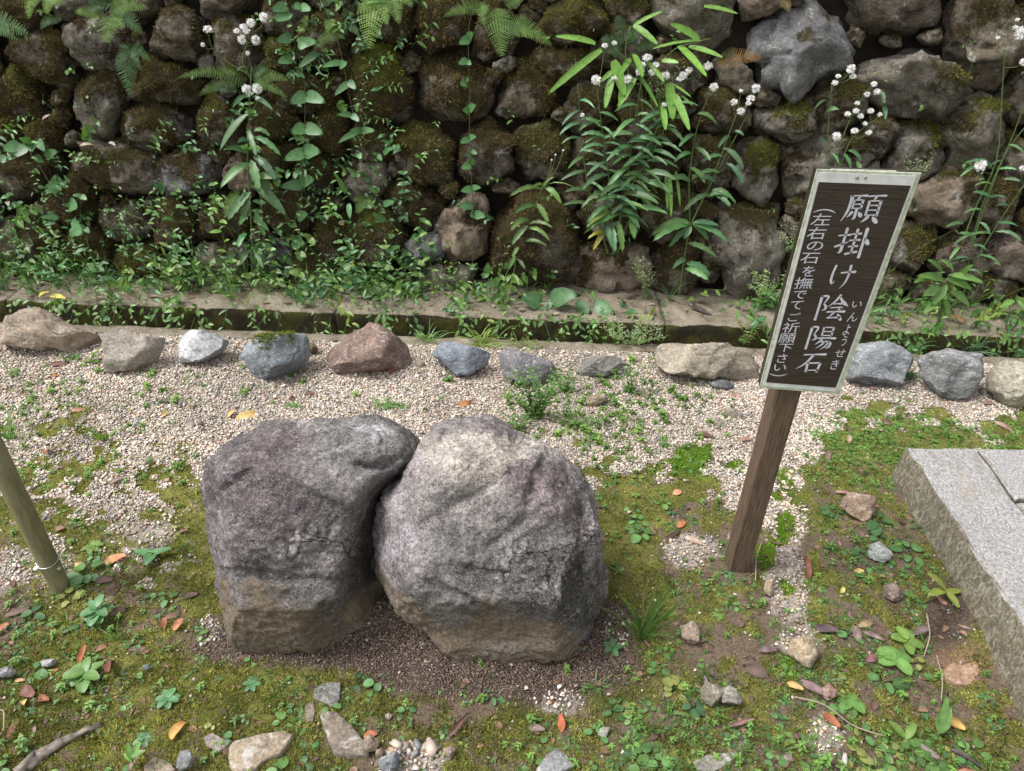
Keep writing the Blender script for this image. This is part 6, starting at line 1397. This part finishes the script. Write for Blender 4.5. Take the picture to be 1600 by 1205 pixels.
seedling('pair of round leaves in moss left of the broad flat tan slab', g0(224,1152), [(a, .2, .024, .014) for a in (0, 75, 150, 220, 300)], BGRN*1.2, 'round', .012)
seedling('blue green clustered rosette in the moss at lower left', g0(262,1092), [(a, .25, .028, .016) for a in range(20, 380, 55)], BGRN*1.3, 'round', .015)
seedling('rosette of shiny leaves in front of the lower gravel patch', g0(1330,1100), [(a, .2, .034, .022) for a in (0, 60, 130, 200, 260, 320)], GRN*1.0, 'round', .015)
seedling('big round leaf cluster on the litter near the platform side', g0(1400,1030), [(a, .2, .046, .036) for a in (190, 90, 20, 140, -60)], GRN*1.15, 'round', .018)
seedling('stack of light green oval leaves between reddish stone and platform', g0(1418,1000), [(a, .3, .045, .028) for a in (60, 110, 170, -30, -100)], LGRN*.8, 'ovate', .02)

# ------------------------------------------------------------------ fallen leaves worth naming
OR, YE, RB, DB, PB, TN = (.46,.20,.07), (.58,.42,.15), (.22,.08,.055), (.09,.055,.045), (.25,.18,.155), (.45,.32,.18)
FL = [(385,655,34,200,16,YE,'large orange yellow leaf on the gravel left of the left boulder'),(364,652,17,60,9,(.62,.46,.2),'small pale yellow leaf beside the large orange yellow one'),(725,633,22,20,10,OR,'bright orange leaf on the gravel behind the right boulder'),
 (75,715,24,-60,14,(.40,.17,.08),'curled orange brown leaf on the gravel near the pole top'),(182,877,32,20,16,(.58,.27,.12),'wide orange pink leaf on moss right of the pole'),(127,887,18,0,8,(.58,.38,.18),'little tan yellow leaf right of the pole foot'),
 (172,1046,44,-60,14,(.24,.10,.07),'long reddish brown leaf standing in the moss at lower left'),(130,1025,30,85,10,(.42,.17,.06),'upright folded orange brown leaf at lower left'),(280,978,22,60,12,(.50,.22,.10),'orange leaf in the moss near the left boulder foot'),(257,974,18,100,10,(.30,.13,.06),'crumpled brown orange leaf beside the orange leaf in the moss'),
 (43,1081,30,-20,18,(.24,.11,.08),'broad brown leaf in the litter at lower left'),(68,1093,22,-10,12,(.26,.10,.05),'dark orange brown leaf right of the broad brown one'),(38,1098,16,-60,9,YE,'small yellow leaf below the broad brown one'),(5,985,24,45,12,(.45,.19,.08),'orange leaf at the frame edge in the litter'),
 (278,1142,30,65,16,(.62,.36,.10),'yellow orange leaf curled in the moss near the bottom'),(155,1012,22,25,9,(.45,.26,.14),'thin tan leaf above the long reddish one'),(84,1048,14,30,7,OR,'tiny orange leaf by the smooth pale oblong stone'),(30,1062,20,0,6,(.38,.22,.11),'thin tan leaf near the frame edge litter'),
 (292,1187,14,-60,10,RB,'dark red leaf lying on the grey stone at the lower edge'),(580,1149,22,15,12,(.52,.19,.09),'shiny orange leaf behind the cracked tan stone'),(876,1134,26,95,13,(.55,.16,.07),'flame shaped red orange leaf near the bottom centre'),(838,1142,28,-5,11,PB,'purplish brown leaf left of the flame shaped one'),
 (715,1140,44,55,8,(.20,.11,.085),'long twisted brown leaf lying below the right boulder'),(1064,820,18,30,11,(.52,.22,.10),'small orange leaf right of the boulders on the moss'),(1058,774,15,10,10,(.58,.26,.14),'pale orange leaf chip above the small orange leaf'),(1052,838,30,35,9,DB,'dark brown curled leaf below the small orange leaf'),
 (1083,845,26,-25,11,(.48,.36,.27),'pale beige leaf left of the post foot'),(1261,893,36,85,8,(.28,.10,.075),'long red brown leaf standing beside the gravel path'),(1241,1077,28,-45,11,YE,'yellow leaf with orange rim on the lower gravel path'),(1298,1128,34,-65,12,(.32,.11,.05),'glossy red brown leaf over the small gravel patch'),
 (1500,1116,32,-35,17,(.60,.38,.10),'yellow orange leaf near the lower corner by the platform'),(1342,895,16,0,8,YE,'small yellow leaf between the whitish and the reddish stone'),(1315,923,14,60,8,(.65,.58,.18),'tiny lemon yellow leaf left of the reddish stone'),(1353,975,26,10,10,(.45,.32,.18),'torn tan leaf below the reddish flat stone'),
 (1338,992,24,90,13,PB,'greyish purple leaf in the weeds below the torn tan leaf'),(1365,995,32,-30,8,PB,'narrow purplish leaf right of the greyish purple one'),(1365,1027,24,20,12,(.22,.10,.10),'dull wine red leaf in the weeds below the narrow purplish one'),(1440,988,30,10,14,(.17,.13,.11),'brown leaf by the foot of the platform'),
 (1460,1160,50,-35,9,(.26,.20,.18),'long grey brown curled leaf near the lower corner'),(1520,1168,42,-40,8,(.10,.07,.07),'dark narrow leaf near the lower corner'),(1530,1195,44,-10,16,(.38,.17,.10),'orange brown leaf cut by the lower edge'),(1565,1198,30,10,16,(.32,.15,.09),'brown leaf at the lower corner of the frame'),(1318,1190,24,70,8,(.55,.52,.44),'bleached white slender leaf at the bottom'),
 (1290,720,20,80,9,(.26,.16,.13),'brown leaf in the weeds right of the post'),(1315,775,22,-10,6,(.33,.18,.15),'thin rosy brown leaf above the orange tan rock'),(1325,690,18,70,8,(.38,.28,.18),'pale brown leaf standing in the green patch'),(1567,668,26,-35,8,(.42,.27,.20),'rosy leaf lying in the bright weeds behind the platform'),
 (1100,686,30,-15,12,(.13,.075,.06),'dark shrivelled leaf on the gravel left of the post'),(1165,690,20,-5,9,(.34,.2,.15),'pale brown leaf beside the post on the gravel'),(1150,640-20,16,-5,7,(.45,.26,.18),'orange brown leaf beside the wedge on the gravel'),(1545,634,24,0,7,(.27,.18,.14),'brown leaf on the gravel before the cream topped edging stone'),
 (1365,612,18,0,8,(.36,.22,.18),'rosy brown leaf on the gravel below the dark blue edging stone'),(1452,595,26,-60,10,(.32,.2,.17),'brown leaf leaning on the heart shaped edging stone'),(614,586,15,80,9,(.40,.14,.12),'red leaf standing on the gravel before the pyramid stone'),(485,619,18,5,7,(.20,.09,.075),'dark red leaf on the gravel left of the pyramid stone'),
 (457,627,10,60,8,(.14,.07,.05),'small dark curled leaf behind the left boulder'),(413,616,12,-10,7,(.36,.16,.13),'reddish leaf chip on the gravel behind the left boulder'),(257,632,13,100,9,(.10,.06,.05),'dark leaf standing on the gravel'),(315,668,12,-60,8,(.10,.07,.06),'second dark upright leaf on the gravel nearer the left boulder'),
 (259,651,13,60,8,YE,'small yellow leaf standing on the gravel'),(125,644,26,5,7,(.36,.18,.10),'brown orange leaf on the weedy gravel at the far left'),(93,573,26,15,8,(.26,.13,.11),'purplish brown leaf on the gravel below the humped tan rock'),(8,540,26,-40,9,(.36,.19,.15),'reddish leaf at the frame edge below the humped tan rock'),
 (86,592,11,60,7,OR,'tiny orange leaf on the gravel at the far left'),(190,568,18,5,8,(.52,.48,.14),'yellow green leaf before the flat tan slab edging stone'),(287,831,16,10,6,(.24,.12,.09),'brown leaf left of the left boulder'),(185,755,26,30,10,(.26,.19,.15),'crumpled grey brown leaf on the moss right of the pole'),
 (185,955,24,20,12,(.15,.10,.08),'dark crumpled leaf below the pole foot'),(1092,1098-95,26,0,9,(.2,.14,.11),'brown leaf fragment under the small upright tan stone'),(1100,1068,20,90,9,(.28,.22,.22),'grey leaf standing against the double lump of stone'),(1158,1134,42,10,7,(.28,.16,.13),'long dull red leaf below the double lump of stone'),
 (1200,1018,30,0,12,(.18,.13,.12),'crumpled dark leaf left of the angular tan cube'),(1290,985,40,-10,13,(.13,.09,.085),'dark crumpled leaf above the angular tan cube'),(1270,1080,46,-40,14,(.26,.18,.16),'long pale brown leaf before the pinkish square stone'),(165,908,28,15,12,(.18,.11,.09),'dark reddish leaf at the pole foot')]
def fallen(i, px, py, ln, ang, w_, c, label, p=None):
    p = G(px, py, .004) if p is None else p; mpp = ((p-CAM)@fw)/F; a = R(ang); fs = 1/math.sin(R(34.7)+math.atan((py-602)/F))
    # lengths on the ground: stretch what points away from the camera
    dx, dy = math.cos(a)*ln*mpp, math.sin(a)*ln*mpp; el = .12
    if abs(math.sin(a)) > .7: dz, dy = abs(dy)*.6, dy*.9
    else: dz, dy = 0.01*ln/20, dy*fs
    d = np.array([dx, dy, dz]); L = np.linalg.norm(d); mb = MB(); d0 = nrm(d)
    nrmv = nrm(np.array([random.uniform(-.25, .25), -.35, 1])); st = p-d*.5*np.array([1, 1, 0])
    c = np.array(c); leaf(mb, st, nrm(d0+np.array([0, 0, .18])), nrmv, L*1.05, max(w_, 6)*mpp*1.0, c*.82, random.choice(('ovate', 'lance', 'ovate')), droop=random.uniform(.3, .8), fold=random.uniform(.1, .55), rnd=.1, twist=random.uniform(-.7, .7))
    V, T, C = mb.arr(); nz = fbm(V*120+i, 2, 77); C = C*(1+.7*nz[:, None]*[1, 1.2, 1.2])*[.88, .86, .95]; V[:, 2] = np.maximum(V[:, 2], p[2]-.003)
    t = MB(); t.add(V, T, C); o = t.build('fallen_leaf', M_dry, origin=p); tag(o, label, 'leaf')
for i, f in enumerate(FL): fallen(i, *f)
for i, (px, py, ln, ang, w_, c, lb) in enumerate([(92,467,34,-10,9,(.62,.52,.10),'yellow leaf lying across the ledge edge at the far left'),(70,462,18,50,8,(.60,.50,.10),'short yellow leaf beside the one on the ledge edge'),(1495,500,22,-15,9,(.42,.2,.1),'orange brown leaf on the ledge right of the sign'),(1095,485,34,-20,10,(.07,.05,.045),'dark curled dead leaf on the ledge before the tall single stemmed weed'),(150,440,14,60,8,(.35,.28,.24),'pale dead leaf in the undergrowth at the wall foot'),(12,318,12,-30,7,(.48,.38,.32),'pale leaf caught on the wall at the far left')]):
    fallen(80+i, px, py, ln, ang, w_, c, lb, p=P(px, py, LZ+.012) if py > 430 else Wp(px, py, .04))
for i, (px, py, ln, ang, w_, c, lb) in enumerate([(137,227,18,10,8,(.55,.45,.3),'cream leaf caught on the mossy slab stone of the wall'),(175,225,16,-10,6,(.55,.48,.42),'whitish leaf beside the cream one on the mossy slab stone'),(516,341,10,40,8,(.45,.2,.12),'pinkish orange leaf caught low on the wall'),(534,353,13,-50,8,(.5,.24,.1),'orange leaf hanging below the pinkish orange one on the wall'),(73,186,14,60,5,(.4,.33,.27),'slim pale leaf stuck in a wall joint under the lichen stone')]):
    fallen(90+i, px, py, ln, ang, w_, c, lb, p=Wp(px, py, .06))

# dead branch and root at the lower left
def branch():
    pts = [G(25, 1210, .006), G(60, 1180, .016), G(95, 1160, .012), G(130, 1142, .010), G(152, 1132, .002)]
    t = thing('dead_branch', pts[0], 'half buried grey weathered root running out of the moss at the lower left', 'root')
    mb = MB(); ln = smoothline(pts, 26); tube(mb, ln, np.linspace(.017, .006, 26), (.17, .145, .125), 14)
    V, T, C = mb.arr(); V[:, 2] = V[:, 2]*.8-.004; nz = fbm(V*[60, 60, 30], 4, 9); V = V+nz[:, None]*.007; C = C*(1+1.2*fbm(V*90, 3, 4)[:, None]); m2 = MB(); m2.add(V, T, np.clip(C, .02, .5)); m2.build('wood', M_litter, t)
branch()
for i, (pp, lb) in enumerate([([(0,1108),(12,1118),(6,1145),(0,1160)],'thin curved pale root at the lower frame edge left'),([(1447,960),(1450,1000),(1446,1022)],'pale straight straw standing near the platform foot'),([(1466,1020),(1474,1060),(1478,1085)],'second pale straw below the first near the platform foot'),([(198,840),(220,825),(240,785+30)],'straight brown twig on the moss right of the pole'),([(1240,1092),(1285,1108),(1330,1135),(1380,1150)],'long thin stalk lying over the weeds right of the lower path'),([(1180,910),(1178,880),(1190,850)],'thin dry stalk curving up beside the post foot')]):
    mb = MB(); q = [G(x, y, .008+.02*(k % 2)) for k, (x, y) in enumerate(pp)]; tube(mb, smoothline(q, 12), .0016, (.30, .24, .18), 5); o = mb.build('twig', M_litter, origin=q[0]); tag(o, lb, 'twig')

for o in bpy.data.objects:
    if '_loc' in o: del o['_loc']
